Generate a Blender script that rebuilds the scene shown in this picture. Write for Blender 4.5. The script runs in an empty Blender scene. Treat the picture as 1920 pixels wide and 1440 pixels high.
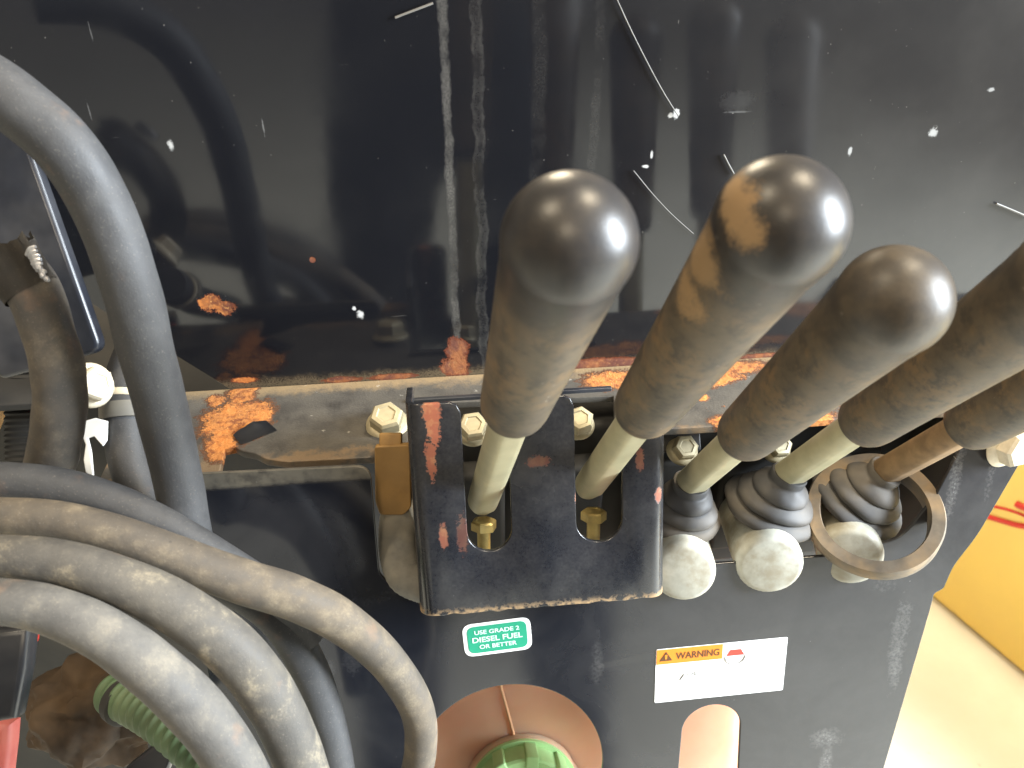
import bpy, bmesh, math, random
from mathutils import Vector, Matrix, noise as mnoise

random.seed(7)
R = math.radians
scene = bpy.context.scene
COL = scene.collection

# ------------------------------------------------------------------ camera
PITCH, YAW, FPX = R(35), R(6), 1536.0
CAM = Vector((0, 0, 1.27))
FWD = Vector((math.sin(YAW) * math.cos(PITCH), math.cos(YAW) * math.cos(PITCH), -math.sin(PITCH)))
RGT = Vector((math.cos(YAW), -math.sin(YAW), 0))
UPV = RGT.cross(FWD)
cd = bpy.data.cameras.new('camera')
cam = bpy.data.objects.new('camera', cd)
COL.objects.link(cam)
cam.location = CAM
cam.rotation_euler = (R(90) - PITCH, 0, -YAW)
cd.sensor_width = 36
cd.lens = FPX / 1920 * 36
cd.clip_start, cd.clip_end = 0.01, 200
cd.dof.use_dof = True
cd.dof.focus_distance = 0.49
cd.dof.aperture_fstop = 13
scene.camera = cam

# ------------------------------------------------------------------ world, lamps, exposure
w = bpy.data.worlds.new('World')
scene.world = w
w.use_nodes = True
bg = w.node_tree.nodes['Background']
bg.inputs[0].default_value = (1.0, 0.93, 0.83, 1)
bg.inputs[1].default_value = 0.24


def area(name, loc, target, sx, sy, energy, col, disk=False):
    ld = bpy.data.lights.new(name, 'AREA')
    ld.shape = 'DISK' if disk else 'RECTANGLE'
    ld.size = sx
    if not disk:
        ld.size_y = sy
    ld.energy = energy
    ld.color = col
    o = bpy.data.objects.new(name, ld)
    COL.objects.link(o)
    o.location = loc
    o.rotation_euler = (Vector(target) - Vector(loc)).to_track_quat('-Z', 'Y').to_euler()
    return o


HUB = Vector((0.1, 0.3, 1.0))
WARM = (1.0, 0.84, 0.60)
area('door_daylight', Vector((2.75, -0.42, 1.85)), Vector((0.1, 0.1, 0.95)), 1.0, 1.7, 380, (0.85, 0.93, 1.0))
for v, e in (((0.95, 0.35, 2.3), 48), ((-1.2, -0.1, 2.3), 27), ((-0.55, -1.9, 1.9), 17), ((0.05, 2.6, 1.2), 30)):
    area('ceiling_lamp', HUB + Vector(v), HUB, 0.55, 0, e, WARM, True)

vs = scene.view_settings
vs.view_transform = 'Standard'
vs.look = 'None'
vs.gamma = 1
vs.use_curve_mapping = False
vs.exposure = 0.55


# ------------------------------------------------------------------ pixel helpers (a pixel of the photo met with a real plane)
def ray(x, y):
    return FWD + RGT * ((x - 960) / FPX) - UPV * ((y - 720) / FPX)


def at(x, y, d):
    return CAM + ray(x, y) * d


def on(x, y, p0, n):
    d = ray(x, y)
    return CAM + d * ((Vector(p0) - CAM).dot(n) / d.dot(n))


YW = 0.44            # upper panel plane
ZL = 0.97            # ledge plane
LEAN = R(15)
L0 = Vector((0, 0.345, 0.971))
LN = Vector((0, -math.cos(LEAN), math.sin(LEAN)))
LU = Vector((0, math.sin(LEAN), math.cos(LEAN)))     # up the lower panel


def onW(x, y, off=0):
    return on(x, y, (0, YW - off, 0), Vector((0, 1, 0)))


def onZ(x, y, z=ZL):
    return on(x, y, (0, 0, z), Vector((0, 0, 1)))


def onL(x, y, off=0):
    return on(x, y, L0 + LN * off, LN)


def frame(o, ex, ey):
    """matrix with the given origin, x axis and (roughly) y axis"""
    ex = Vector(ex).normalized()
    ez = ex.cross(Vector(ey)).normalized()
    ey = ez.cross(ex)
    return Matrix(((ex.x, ey.x, ez.x, o[0]), (ex.y, ey.y, ez.y, o[1]), (ex.z, ey.z, ez.z, o[2]), (0, 0, 0, 1)))


# ------------------------------------------------------------------ material node helper
class NT:
    def __init__(s, name):
        s.m = bpy.data.materials.new(name)
        s.m.use_nodes = True
        s.t = s.m.node_tree
        s.n = s.t.nodes
        s.b = s.n['Principled BSDF']
        s._pos = s._obj = None

    def link(s, a, b):
        s.t.links.new(a, b)

    def set(s, k, v):
        sock = s.b.inputs[k]
        if hasattr(v, 'node'):
            s.link(v, sock)
        elif isinstance(v, (tuple, list)):
            sock.default_value = tuple(v) + (1,) * (4 - len(v)) if sock.type == 'RGBA' else v
        else:
            sock.default_value = v

    def _in(s, sock, v):
        if hasattr(v, 'node'):
            s.link(v, sock)
        elif isinstance(v, (tuple, list)) and sock.type == 'RGBA':
            sock.default_value = tuple(v) + (1,) * (4 - len(v))
        else:
            sock.default_value = v

    def pos(s):
        if s._pos is None:
            s._pos = s.n.new('ShaderNodeNewGeometry').outputs['Position']
        return s._pos

    def obj(s):
        if s._obj is None:
            s._obj = s.n.new('ShaderNodeTexCoord').outputs['Object']
        return s._obj

    def sep(s, v):
        n = s.n.new('ShaderNodeSeparateXYZ')
        s.link(v, n.inputs[0])
        return n.outputs

    def scaled(s, v, sc):
        n = s.n.new('ShaderNodeVectorMath')
        n.operation = 'MULTIPLY'
        s.link(v, n.inputs[0])
        n.inputs[1].default_value = sc
        return n.outputs[0]

    def noise(s, v, scale, detail=3, rough=0.55, dist=0.0):
        n = s.n.new('ShaderNodeTexNoise')
        s.link(v, n.inputs['Vector'])
        n.inputs['Scale'].default_value = scale
        n.inputs['Detail'].default_value = detail
        n.inputs['Roughness'].default_value = rough
        n.inputs['Distortion'].default_value = dist
        return n.outputs['Fac']

    def voro(s, v, scale, out='Distance', rnd=1.0):
        n = s.n.new('ShaderNodeTexVoronoi')
        s.link(v, n.inputs['Vector'])
        n.inputs['Scale'].default_value = scale
        n.inputs['Randomness'].default_value = rnd
        return n.outputs[out]

    def math(s, op, a, b=0.0, c=0.0):
        n = s.n.new('ShaderNodeMath')
        n.operation = op
        for i, v in enumerate((a, b, c)):
            s._in(n.inputs[i], v)
        return n.outputs[0]

    def ramp(s, v, a, b, c=0.0, d=1.0, smooth=True):
        n = s.n.new('ShaderNodeMapRange')
        n.interpolation_type = 'SMOOTHSTEP' if smooth else 'LINEAR'
        n.clamp = True
        s._in(n.inputs[0], v)
        for i, x in enumerate((a, b, c, d)):
            n.inputs[i + 1].default_value = x
        return n.outputs[0]

    def mix(s, f, a, b):
        n = s.n.new('ShaderNodeMix')
        n.data_type = 'RGBA'
        s._in(n.inputs[0], f)
        s._in(n.inputs[6], a)
        s._in(n.inputs[7], b)
        return n.outputs[2]

    def mixf(s, f, a, b):
        n = s.n.new('ShaderNodeMix')
        s._in(n.inputs[0], f)
        s._in(n.inputs[2], a)
        s._in(n.inputs[3], b)
        return n.outputs[0]

    def mx(s, *v):
        r = v[0]
        for q in v[1:]:
            r = s.math('MAXIMUM', r, q)
        return r

    def mul(s, *v):
        r = v[0]
        for q in v[1:]:
            r = s.math('MULTIPLY', r, q)
        return r

    def blob(s, p, q, cx, cy, rx, ry, nz, amp=0.9, edge=0.12, ang=0.0):
        """an irregular patch round (cx, cy) in the two coordinates p, q"""
        dx = s.math('SUBTRACT', p, cx)
        dy = s.math('SUBTRACT', q, cy)
        if ang:
            ca, sa = math.cos(ang), math.sin(ang)
            dx2 = s.math('ADD', s.math('MULTIPLY', dx, ca), s.math('MULTIPLY', dy, sa))
            dy = s.math('SUBTRACT', s.math('MULTIPLY', dy, ca), s.math('MULTIPLY', dx, sa))
            dx = dx2
        a = s.math('DIVIDE', dx, rx)
        b = s.math('DIVIDE', dy, ry)
        d = s.math('SQRT', s.math('ADD', s.math('MULTIPLY', a, a), s.math('MULTIPLY', b, b)))
        d = s.math('ADD', d, s.math('MULTIPLY', s.math('SUBTRACT', nz, 0.5), amp * 2))
        return s.ramp(d, 1 + edge, 1 - edge)

    def bump(s, h, strength=0.3, dist=0.001):
        n = s.n.new('ShaderNodeBump')
        n.inputs['Strength'].default_value = strength
        n.inputs['Distance'].default_value = dist
        s.link(h, n.inputs['Height'])
        s.link(n.outputs[0], s.b.inputs['Normal'])

    def specks(s, v, scale, radius, density):
        """small round flecks: some of the cells of a Voronoi pattern"""
        nn = s.n.new('ShaderNodeTexNoise')
        s.link(v, nn.inputs['Vector'])
        nn.inputs['Scale'].default_value = scale * 5
        va = s.n.new('ShaderNodeVectorMath')
        va.operation = 'MULTIPLY_ADD'
        s.link(nn.outputs['Color'], va.inputs[0])
        va.inputs[1].default_value = (radius * 2.2,) * 3
        s.link(v, va.inputs[2])
        v = va.outputs[0]
        d = s.voro(v, scale)
        c = s.sep(s.voro(v, scale, 'Color'))
        keep = s.math('GREATER_THAN', c[0], 1 - density)
        rr = s.math('MULTIPLY', s.ramp(c[1], 0, 1, 0.35, 1.0, False), radius * scale)
        m = s.math('LESS_THAN', d, rr)
        return s.mul(m, keep, s.ramp(c[2], 0, 1, 0.3, 1.0, False))


def simple(name, col, rough=0.5, metal=0.0, var=0.25, scale=60, dust=0.0, dustcol=(0.36, 0.30, 0.21), bump=0.0, spec=0.5):
    """a plain worn material: colour mottling and an uneven film of dust"""
    t = NT(name)
    p = t.obj()
    n1 = t.noise(p, scale, 5, 0.6)
    n2 = t.noise(p, scale * 0.3, 4, 0.6)
    dark = tuple(c * (1 - var) for c in col)
    c = t.mix(t.ramp(n1, 0.3, 0.7), dark, col)
    if dust:
        dm = t.math('MULTIPLY', t.ramp(n2, 0.35, 0.68), dust)
        c = t.mix(dm, c, dustcol)
        t.set('Roughness', t.mixf(dm, rough, 0.85))
    else:
        t.set('Roughness', t.ramp(n1, 0.25, 0.75, max(rough - 0.08, 0.02), min(rough + 0.1, 1)))
    t.set('Base Color', c)
    t.set('Metallic', metal)
    t.set('Specular IOR Level', spec)
    if bump:
        t.bump(n1, bump, 0.0006)
    return t.m


DUST = (0.33, 0.27, 0.19)
RUST_O = (0.50, 0.17, 0.035)
RUST_D = (0.13, 0.032, 0.014)
BLACK = (0.006, 0.0065, 0.009)


def rustcol(t, v):
    n = t.noise(v, 420, 5, 0.65)
    n2 = t.noise(v, 90, 3, 0.6)
    c = t.mix(t.ramp(n2, 0.42, 0.62), RUST_D, RUST_O)
    return t.mix(t.ramp(n, 0.5, 0.75), c, (0.62, 0.30, 0.09)), n


# upper panel: black gloss paint, dried drips, flecks and chips of rust
def mat_upper():
    t = NT('black_gloss_paint')
    P = t.pos()
    X, Y, Z = t.sep(P)
    nz = t.noise(P, 160, 4, 0.65)
    nf = t.noise(P, 900, 3, 0.6)
    nl = t.noise(P, 22, 4, 0.6)
    nm2 = t.noise(P, 420, 3, 0.6)
    nr = t.math('ADD', t.math('MULTIPLY', nz, 0.6), t.math('MULTIPLY', nf, 0.4))
    flat = t.scaled(P, (1, 0, 1))
    # thin uneven film of dust; towards the right it paints in the daylight's brightness
    film = t.math('MULTIPLY', t.ramp(nl, 0.25, 0.85, 0.62, 1.0), t.ramp(X, 0.05, 0.34, 0.008, 0.072))
    # dried drips running down
    zs = t.scaled(P, (0, 0, 1))
    wob = t.math('MULTIPLY', t.math('SUBTRACT', t.noise(zs, 17, 3), 0.5), 0.016)
    drips = None
    for (px, py, wd, st, wb) in ((838, 200, 0.0032, 0.17, 0.35), (897, 200, 0.0030, 0.09, 1.0), (1010, 200, 0.006, 0.03, 0.8),
                                 (1120, 150, 0.004, 0.04, 0.5), (1655, 200, 0.02, 0.02, 1)):
        x0 = onW(px, py).x
        d = t.math('ABSOLUTE', t.math('SUBTRACT', X, t.math('ADD', t.math('MULTIPLY', wob, wb), x0)))
        d = t.math('ADD', d, t.math('MULTIPLY', t.math('SUBTRACT', nz, 0.5), 0.0035))
        if wd < 0.0031:   # a ring-edged drip: paler at its rim
            m = t.mul(t.ramp(d, wd * 1.3, wd * 0.7), t.ramp(d, wd * 0.2, wd * 0.8, 0.55, 1))
        else:
            m = t.ramp(d, wd, wd * 0.35)
        m = t.mul(m, t.ramp(nf, 0.25, 0.7, 0.35, 1.0), t.ramp(t.noise(P, 60, 4, 0.65), 0.32, 0.62, 0.25, 1.25), st)
        drips = m if drips is None else t.mx(drips, m)
    fl = t.mx(t.specks(flat, 95, 0.0011, 0.13), t.specks(flat, 230, 0.0006, 0.22), t.specks(t.scaled(P, (1, 0, 0.34)), 120, 0.0008, 0.07))
    fl = t.mul(fl, t.ramp(t.noise(P, 14, 2), 0.35, 0.6, 0.25, 1.0))
    # scuffs
    sc = t.mul(t.ramp(t.noise(t.scaled(P, (30, 1, 260)), 1.0, 4, 0.7), 0.66, 0.74), t.ramp(nl, 0.52, 0.66), 0.16)
    white = None
    for (px, py, rx, ry, st) in ((1382, 190, 0.009, 0.0055, 0.02), (1382, 210, 0.007, 0.0006, 0.10), (676, 590, 0.0022, 0.0030, 0.9), (664, 578, 0.0013, 0.0016, 0.9),
                                 (1268, 213, 0.0019, 0.0026, 0.9), (1257, 216, 0.0015, 0.0016, 0.8), (1750, 248, 0.0026, 0.0030, 0.45),
                                 (1594, 283, 0.0013, 0.0028, 0.5), (1858, 168, 0.002, 0.0012, 0.35), 
                                 (494, 240, 0.0005, 0.0045, 0.15), 
                                 (170, 60, 0.0004, 0.004, 0.10), (168, 210, 0.0004, 0.005, 0.10), (1222, 290, 0.001, 0.0022, 0.8), (1210, 312, 0.0022, 0.001, 0.8), (320, 272, 0.0016, 0.0026, 0.7)):
        c = onW(px, py)
        m = t.math('MULTIPLY', t.blob(X, Z, c.x, c.z, rx * 0.85, ry * 0.85, t.math('ADD', t.math('MULTIPLY', nf, 0.35), t.math('MULTIPLY', nm2, 0.65)), 1.3, 0.45), st)
        white = m if white is None else t.mx(white, m)
    # rust
    rust = None
    for (px, py, rx, ry, am) in ((395, 568, 0.0062, 0.0050, 1.3), (420, 577, 0.0058, 0.0045, 1.2), (586, 487, 0.0016, 0.0016, 0.6), (858, 655, 0.0068, 0.0085, 0.9), (856, 688, 0.0085, 0.0075, 0.9),
                                 (458, 712, 0.007, 0.002, 0.9), (740, 706, 0.014, 0.0022, 0.7), (640, 712, 0.012, 0.0022, 0.8), (1135, 682, 0.024, 0.0045, 0.5),
                                 (1330, 676, 0.02, 0.003, 0.7), (1440, 668, 0.02, 0.0026, 0.7), (985, 697, 0.02, 0.002, 0.7)):
        c = onW(px, py)
        m = t.blob(X, Z, c.x, c.z, rx, ry, nr, am * 1.3, 0.3)
        rust = m if rust is None else t.mx(rust, m)
    # soil collected along the bottom edge
    soil = t.mul(t.ramp(t.math('ADD', Z, t.math('MULTIPLY', t.math('SUBTRACT', nz, 0.5), 0.012)), 0.979, 0.970), t.ramp(nf, 0.3, 0.6, 0.3, 1), 0.6)
    rc, rn = rustcol(t, P)
    Xr = t.ramp(X, -0.09, -0.07)
    rc = t.mix(t.math('MULTIPLY', Xr, 0.6), rc, (0.11, 0.034, 0.020))
    d = t.mx(film, drips, t.math('MULTIPLY', fl, 0.55), sc)
    c = t.mix(d, BLACK, (0.40, 0.375, 0.335))
    c = t.mix(soil, c, (0.19, 0.14, 0.08))
    c = t.mix(white, c, (0.6, 0.6, 0.59))
    c = t.mix(t.ramp(rust, 0.0, 0.4), c, RUST_D)
    c = t.mix(t.ramp(rust, 0.45, 0.9), c, rc)
    t.set('Base Color', c)
    rr = t.math('ADD', t.ramp(nl, 0.3, 0.7, 0.055, 0.13), t.math('MULTIPLY', t.mx(drips, t.math('MULTIPLY', sc, 2)), 0.6))
    t.set('Roughness', t.mixf(t.mx(rust, soil, white), rr, 0.85))
    t.set('Specular IOR Level', 0.62)
    h = t.math('SUBTRACT', t.math('MULTIPLY', t.noise(P, 35, 2), 0.10), t.mul(rust, t.ramp(rn, 0.3, 0.7, 0.4, 1.0), 0.6))
    t.bump(h, 0.25, 0.0012)
    return t.m


def mat_ledge():
    t = NT('dusty_rusted_ledge_paint')
    P = t.pos()
    X, Y, Z = t.sep(P)
    nz = t.noise(P, 150, 5, 0.65)
    nf = t.noise(P, 700, 4, 0.65)
    nl = t.noise(P, 40, 4, 0.6)
    nr = t.math('ADD', t.math('MULTIPLY', nz, 0.6), t.math('MULTIPLY', nf, 0.4))
    dust = t.ramp(t.math('ADD', nl, t.math('MULTIPLY', nf, 0.35)), 0.36, 0.85, 0.28, 0.80)
    back = t.ramp(t.math('ADD', Y, t.math('MULTIPLY', t.math('SUBTRACT', nz, 0.5), 0.022)), 0.425, 0.438)
    right = t.ramp(X, 0.10, 0.2)
    front = t.mul(t.ramp(t.math('ADD', Y, t.math('MULTIPLY', t.math('SUBTRACT', nz, 0.5), 0.02)), 0.374, 0.368), t.ramp(nl, 0.4, 0.55), 0.6)
    rust = None
    for (px, py, rx, ry, am, ang) in ((440, 790, 0.019, 0.021, 0.9, 0), (472, 776, 0.013, 0.014, 0.8, 0), (415, 835, 0.009, 0.015, 0.8, 0), (455, 738, 0.009, 0.011, 0.9, 0), (405, 752, 0.006, 0.006, 1.3, 0),
                                      (1150, 712, 0.02, 0.010, 0.9, 0), (1215, 715, 0.014, 0.009, 1.0, 0), (1345, 712, 0.020, 0.007, 1.0, 0.3), (1365, 690, 0.03, 0.008, 0.8, 0),
                                      (1315, 745, 0.004, 0.004, 0.8, 0), (1360, 790, 0.010, 0.006, 0.9, 0), (1530, 780, 0.012, 0.006, 0.9, 0), (1490, 700, 0.02, 0.006, 0.9, 0), (1650, 760, 0.02, 0.012, 1.0, 0), (1560, 800, 0.015, 0.006, 1, 0)):
        c = onZ(px, py)
        m = t.blob(X, Y, c.x, c.y, rx, ry, nr, am * 1.35, 0.38, ang)
        rust = m if rust is None else t.mx(rust, m)
    fine = t.mul(t.ramp(nz, 0.64, 0.70), right, 0.9)
    rust = t.mx(rust, fine)
    rc, rn = rustcol(t, P)
    rc = t.mix(t.ramp(t.noise(P, 260, 4, 0.6), 0.38, 0.6, 0.15, 0.75), rc, (0.52, 0.21, 0.055))
    c = t.mix(dust, (0.008, 0.008, 0.011), (0.108, 0.098, 0.082))
    c = t.mix(t.math('MULTIPLY', back, 0.75), c, (0.30, 0.205, 0.10))
    c = t.mix(front, c, (0.22, 0.14, 0.07))
    c = t.mix(t.math('MULTIPLY', t.specks(t.scaled(P, (1, 1, 0)), 130, 0.0013, 0.15), 0.6), c, (0.6, 0.57, 0.5))
    c = t.mix(t.ramp(rust, 0.0, 0.35), c, (0.10, 0.042, 0.018))
    c = t.mix(t.ramp(rust, 0.45, 0.95), c, rc)
    t.set('Base Color', c)
    t.set('Roughness', t.mixf(t.mx(rust, back), t.ramp(dust, 0.1, 0.6, 0.28, 0.62), 0.9))
    t.bump(t.math('ADD', t.math('MULTIPLY', nf, 0.3), t.mul(rust, rn, 1.4)), 0.55, 0.0016)
    return t.m


def mat_lower():
    t = NT('dusty_black_panel_paint')
    P = t.pos()
    X, Y, Z = t.sep(P)
    nz = t.noise(P, 110, 5, 0.65)
    nl = t.noise(P, 16, 5, 0.62, 0.6)
    nfl = t.noise(P, 500, 5, 0.7)
    right = t.ramp(X, 0.02, 0.30)
    film = t.math('ADD', t.math('MULTIPLY', t.ramp(nl, 0.35, 0.72), 0.022), t.mul(right, t.ramp(nz, 0.2, 0.8, 0.7, 1.0), 0.042))  # uneven dust, plus the panel's reflected light painted paler on the right
    st = None
    for (px, py, rx, ry, s, am) in ((1690, 1180, 0.006, 0.026, 0.18, 0.9), (1680, 1240, 0.005, 0.02, 0.22, 1.0), (1548, 1385, 0.011, 0.007, 0.25, 0.9), (1549, 1425, 0.004, 0.018, 0.25, 0.6), (1660, 1095, 0.012, 0.008, 0.12, 0.9),
                                   (1120, 1235, 0.004, 0.016, 0.10, 1.0), (1790, 900, 0.004, 0.03, 0.20, 0.6), (1860, 880, 0.003, 0.03, 0.14, 0.6), (615, 1260, 0.004, 0.006, 0.10, 1.0), (660, 1235, 0.005, 0.010, 0.06, 0.8)):
        c = onL(px, py)
        m = t.mul(t.blob(X, Z, c.x, c.z, rx, ry, nz, am * 1.2, 0.75), t.ramp(nfl, 0.3, 0.7, 0.25, 1.0), s * 0.8)
        st = m if st is None else t.mx(st, m)
    fl = t.math('MULTIPLY', t.mx(t.specks(t.scaled(P, (1, 0, 1)), 70, 0.0013, 0.10), t.specks(t.scaled(P, (1, 0, 1)), 170, 0.0007, 0.07)), 0.32)
    c = t.mix(t.mx(film, st, fl), (0.008, 0.009, 0.013), (0.52, 0.50, 0.48))
    top = t.mul(t.ramp(Z, 0.9685, 0.9715), t.ramp(nz, 0.3, 0.6, 0.3, 0.8))
    c = t.mix(top, c, (0.10, 0.09, 0.07))
    t.set('Base Color', c)
    t.set('Roughness', t.mixf(t.mx(st, fl, top), t.ramp(film, 0.0, 0.12, 0.13, 0.36), 0.7))
    t.set('Specular IOR Level', 0.55)
    t.bump(t.noise(P, 28, 2), 0.05, 0.001)
    return t.m


G0 = Vector((0, 0.336, 0.995))        # lever guard plane
GL = R(21)
GN = Vector((0, -math.cos(GL), math.sin(GL)))


def onG(x, y, off=0):
    return on(x, y, G0 + GN * off, GN)


def mat_guard():
    t = NT('chipped_dark_guard_paint')
    P = t.pos()
    X, Y, Z = t.sep(P)
    nz = t.noise(P, 150, 5, 0.65)
    nl = t.noise(P, 30, 4, 0.6)
    nr = t.math('ADD', t.math('MULTIPLY', nz, 0.45), t.math('MULTIPLY', t.noise(P, 600, 4, 0.65), 0.55))
    film = t.ramp(t.math('ADD', t.math('MULTIPLY', nl, 0.5), t.math('MULTIPLY', nr, 0.5)), 0.35, 0.7, 0.004, 0.045)
    rust = None
    for (px, py, rx, ry, am, st) in ((808, 768, 0.0046, 0.008, 0.7, 0.9), (811, 795, 0.0036, 0.010, 1.0, 0.85), (808, 858, 0.0026, 0.010, 1.2, 0.7), (832, 1005, 0.0022, 0.006, 0.8, 0.6), (868, 1000, 0.0030, 0.010, 1.0, 0.22),
                                (1084, 935, 0.0018, 0.004, 0.8, 0.8), (1236, 930, 0.0020, 0.004, 0.8, 0.8), (1200, 860, 0.0022, 0.006, 1.0, 0.35), (1010, 865, 0.006, 0.003, 1.0, 0.25)):
        c = onG(px, py)
        m = t.math('MULTIPLY', t.blob(X, Z, c.x, c.z, rx, ry, nr, am * 1.6, 0.2), st)
        rust = m if rust is None else t.mx(rust, m)
    zb = onG(1000, 1140).z
    low = t.mul(t.ramp(t.math('ADD', Z, t.math('MULTIPLY', t.math('SUBTRACT', nz, 0.5), 0.016)), zb + 0.0042, zb + 0.0015), t.ramp(nz, 0.4, 0.6))
    fl = t.math('MULTIPLY', t.specks(t.scaled(P, (1, 0, 1)), 100, 0.0012, 0.16), 0.35)
    c = t.mix(t.mx(film, fl), (0.010, 0.011, 0.015), (0.50, 0.48, 0.45))
    rc, rn = rustcol(t, P)
    primer = t.mix(t.ramp(nz, 0.45, 0.62), (0.27, 0.075, 0.035), (0.34, 0.14, 0.06))
    c = t.mix(rust, c, primer)
    c = t.mix(t.math('MULTIPLY', low, 0.8), c, (0.46, 0.30, 0.15))
    t.set('Base Color', c)
    t.set('Roughness', t.mixf(t.mx(rust, low, fl), t.ramp(nl, 0.3, 0.7, 0.17, 0.30), 0.8))
    t.set('Specular IOR Level', 0.55)
    t.bump(t.math('SUBTRACT', t.math('MULTIPLY', nl, 0.05), rust), 0.3, 0.0006)
    return t.m


def mat_grip(name, shine, smears=()):
    """black moulded grip: brown dust rubbed off the dome by hands"""
    t = NT(name)
    O = t.obj()
    P = t.pos()
    X, Y, Z = t.sep(O)
    nz = t.noise(O, 95, 5, 0.62)
    nl = t.noise(O, 28, 4, 0.6)
    nf = t.noise(O, 900, 3, 0.6)
    body = t.ramp(t.math('ADD', Z, t.math('MULTIPLY', t.math('SUBTRACT', nl, 0.5), 0.04)), 0.105, 0.148, 1.0, 0.0)
    dome = t.math('SUBTRACT', 1.0, body)
    dust = t.math('ADD', t.mul(body, t.ramp(t.math('ADD', t.math('MULTIPLY', nz, 0.6), t.math('MULTIPLY', nl, 0.4)), 0.34, 0.66, 0.40, 0.75)), t.mul(dome, t.ramp(nz, 0.3, 0.8, 0.02 + (1 - shine) * 0.25, 0.16 + (1 - shine) * 0.55)))
    c = t.mix(dust, (0.016, 0.016, 0.018), (0.150, 0.115, 0.072))
    nq = t.noise(O, 230, 5, 0.68)
    c = t.mix(t.mul(t.ramp(t.math('ADD', t.math('MULTIPLY', nl, 0.65), t.math('MULTIPLY', nq, 0.35)), 0.47, 0.62), body, 0.55), c, (0.20, 0.125, 0.058))
    c = t.mix(t.mul(t.ramp(t.math('ADD', t.math('MULTIPLY', nz, 0.6), t.math('MULTIPLY', nq, 0.4)), 0.50, 0.40), t.math('ADD', t.math('MULTIPLY', body, 0.5), 0.1), 0.9), c, (0.040, 0.035, 0.028))
    c = t.mix(t.math('MULTIPLY', t.specks(O, 210, 0.0008, 0.10), 0.25), c, (0.55, 0.5, 0.42))
    sm = None
    for (cx, r) in smears:
        n = t.n.new('ShaderNodeVectorMath')
        n.operation = 'DISTANCE'
        t.link(P, n.inputs[0])
        n.inputs[1].default_value = cx
        d = t.math('ADD', t.math('DIVIDE', n.outputs['Value'], r), t.math('MULTIPLY', t.math('SUBTRACT', t.math('ADD', t.math('MULTIPLY', nz, 0.6), t.math('MULTIPLY', nf, 0.4)), 0.5), 3.0))
        m = t.ramp(d, 1.35, 0.55)
        sm = m if sm is None else t.mx(sm, m)
    r = t.math('ADD', t.mul(body, 0.52), t.mul(dome, 0.37 + (1 - shine) * 0.12))
    if sm is not None:
        c = t.mix(t.math('MULTIPLY', sm, 0.68), c, (0.34, 0.215, 0.10))
        r = t.mixf(sm, r, 0.75)
    t.set('Base Color', c)
    t.set('Roughness', r)
    t.set('Specular IOR Level', 0.42)
    t.bump(t.math('ADD', t.math('MULTIPLY', nf, 0.25), t.math('MULTIPLY', nz, 0.6)), 0.16, 0.0009)
    return t.m


def mat_hose(name, dust, tint=(0.40, 0.35, 0.27), cream=0.0):
    """black rubber under a patchy coat of dried dust"""
    t = NT(name)
    O = t.pos()
    nz = t.noise(O, 62, 6, 0.62)
    nm = t.noise(O, 170, 5, 0.65)
    nl = t.noise(O, 17, 3, 0.5)
    nf = t.noise(O, 900, 4, 0.65)
    mixn = t.math('ADD', t.math('ADD', t.math('MULTIPLY', nz, 0.5), t.math('MULTIPLY', nl, 0.35)), t.math('MULTIPLY', nm, 0.25))
    m = t.math('MULTIPLY', t.ramp(mixn, 0.40, 0.78, 0.30, 0.95), dust)
    c = t.mix(m, (0.026, 0.027, 0.030), tint)
    if cream:
        c = t.mix(t.math('MULTIPLY', t.ramp(t.math('ADD', nz, t.math('MULTIPLY', t.math('SUBTRACT', nf, 0.5), 0.25)), 0.50, 0.80), cream), c, (0.33, 0.275, 0.185))
    c = t.mix(t.mul(t.ramp(t.noise(O, 40, 4), 0.62, 0.76), 0.35), c, (0.20, 0.115, 0.065))
    c = t.mix(t.mul(t.ramp(nm, 0.58, 0.75), 0.30), c, (0.045, 0.043, 0.040))
    c = t.mix(t.mul(t.ramp(nf, 0.58, 0.72), 0.25), c, (0.24, 0.21, 0.17))
    c = t.mix(t.math('MULTIPLY', t.specks(O, 120, 0.0011, 0.10), 0.5), c, (0.025, 0.025, 0.025))
    t.set('Base Color', c)
    t.set('Roughness', t.ramp(m, 0.0, 0.6, 0.5, 0.85))
    t.set('Specular IOR Level', 0.35)
    t.bump(t.math('ADD', t.math('MULTIPLY', nf, 0.25), t.math('MULTIPLY', nm, 0.7)), 0.32, 0.0011)
    return t.m


M = {}
M['upper'] = mat_upper()
M['ledge'] = mat_ledge()
M['lower'] = mat_lower()
M['guard'] = mat_guard()
M['zinc'] = simple('zinc_plated_rod', (0.45, 0.42, 0.275), 0.40, 0.25, 0.2, 55, 0.3, (0.34, 0.28, 0.17), 0.05)
M['rust_rod'] = simple('rusty_rod', (0.27, 0.17, 0.085), 0.7, 0.1, 0.5, 70, 0.5, (0.33, 0.22, 0.11), 0.3)
M['bolt'] = simple('zinc_bolt', (0.40, 0.355, 0.235), 0.42, 0.3, 0.25, 160, 0.4, (0.42, 0.34, 0.20), 0.1)
M['brightbolt'] = simple('pale_zinc_bolt', (0.66, 0.60, 0.47), 0.5, 0.1, 0.2, 160, 0.4, (0.55, 0.45, 0.30), 0.1)
M['yellowzinc'] = simple('yellow_zinc_screw', (0.60, 0.46, 0.17), 0.38, 0.45, 0.3, 160, 0.2, DUST, 0.1)
M['brass'] = simple('ochre_bracket_paint', (0.30, 0.165, 0.045), 0.6, 0.0, 0.3, 60, 0.45, (0.32, 0.20, 0.08), 0.2)
M['dark'] = simple('grimy_black_casting', (0.012, 0.012, 0.012), 0.75, 0, 0.4, 40, 0.12, (0.10, 0.085, 0.06), 0.3)
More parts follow.
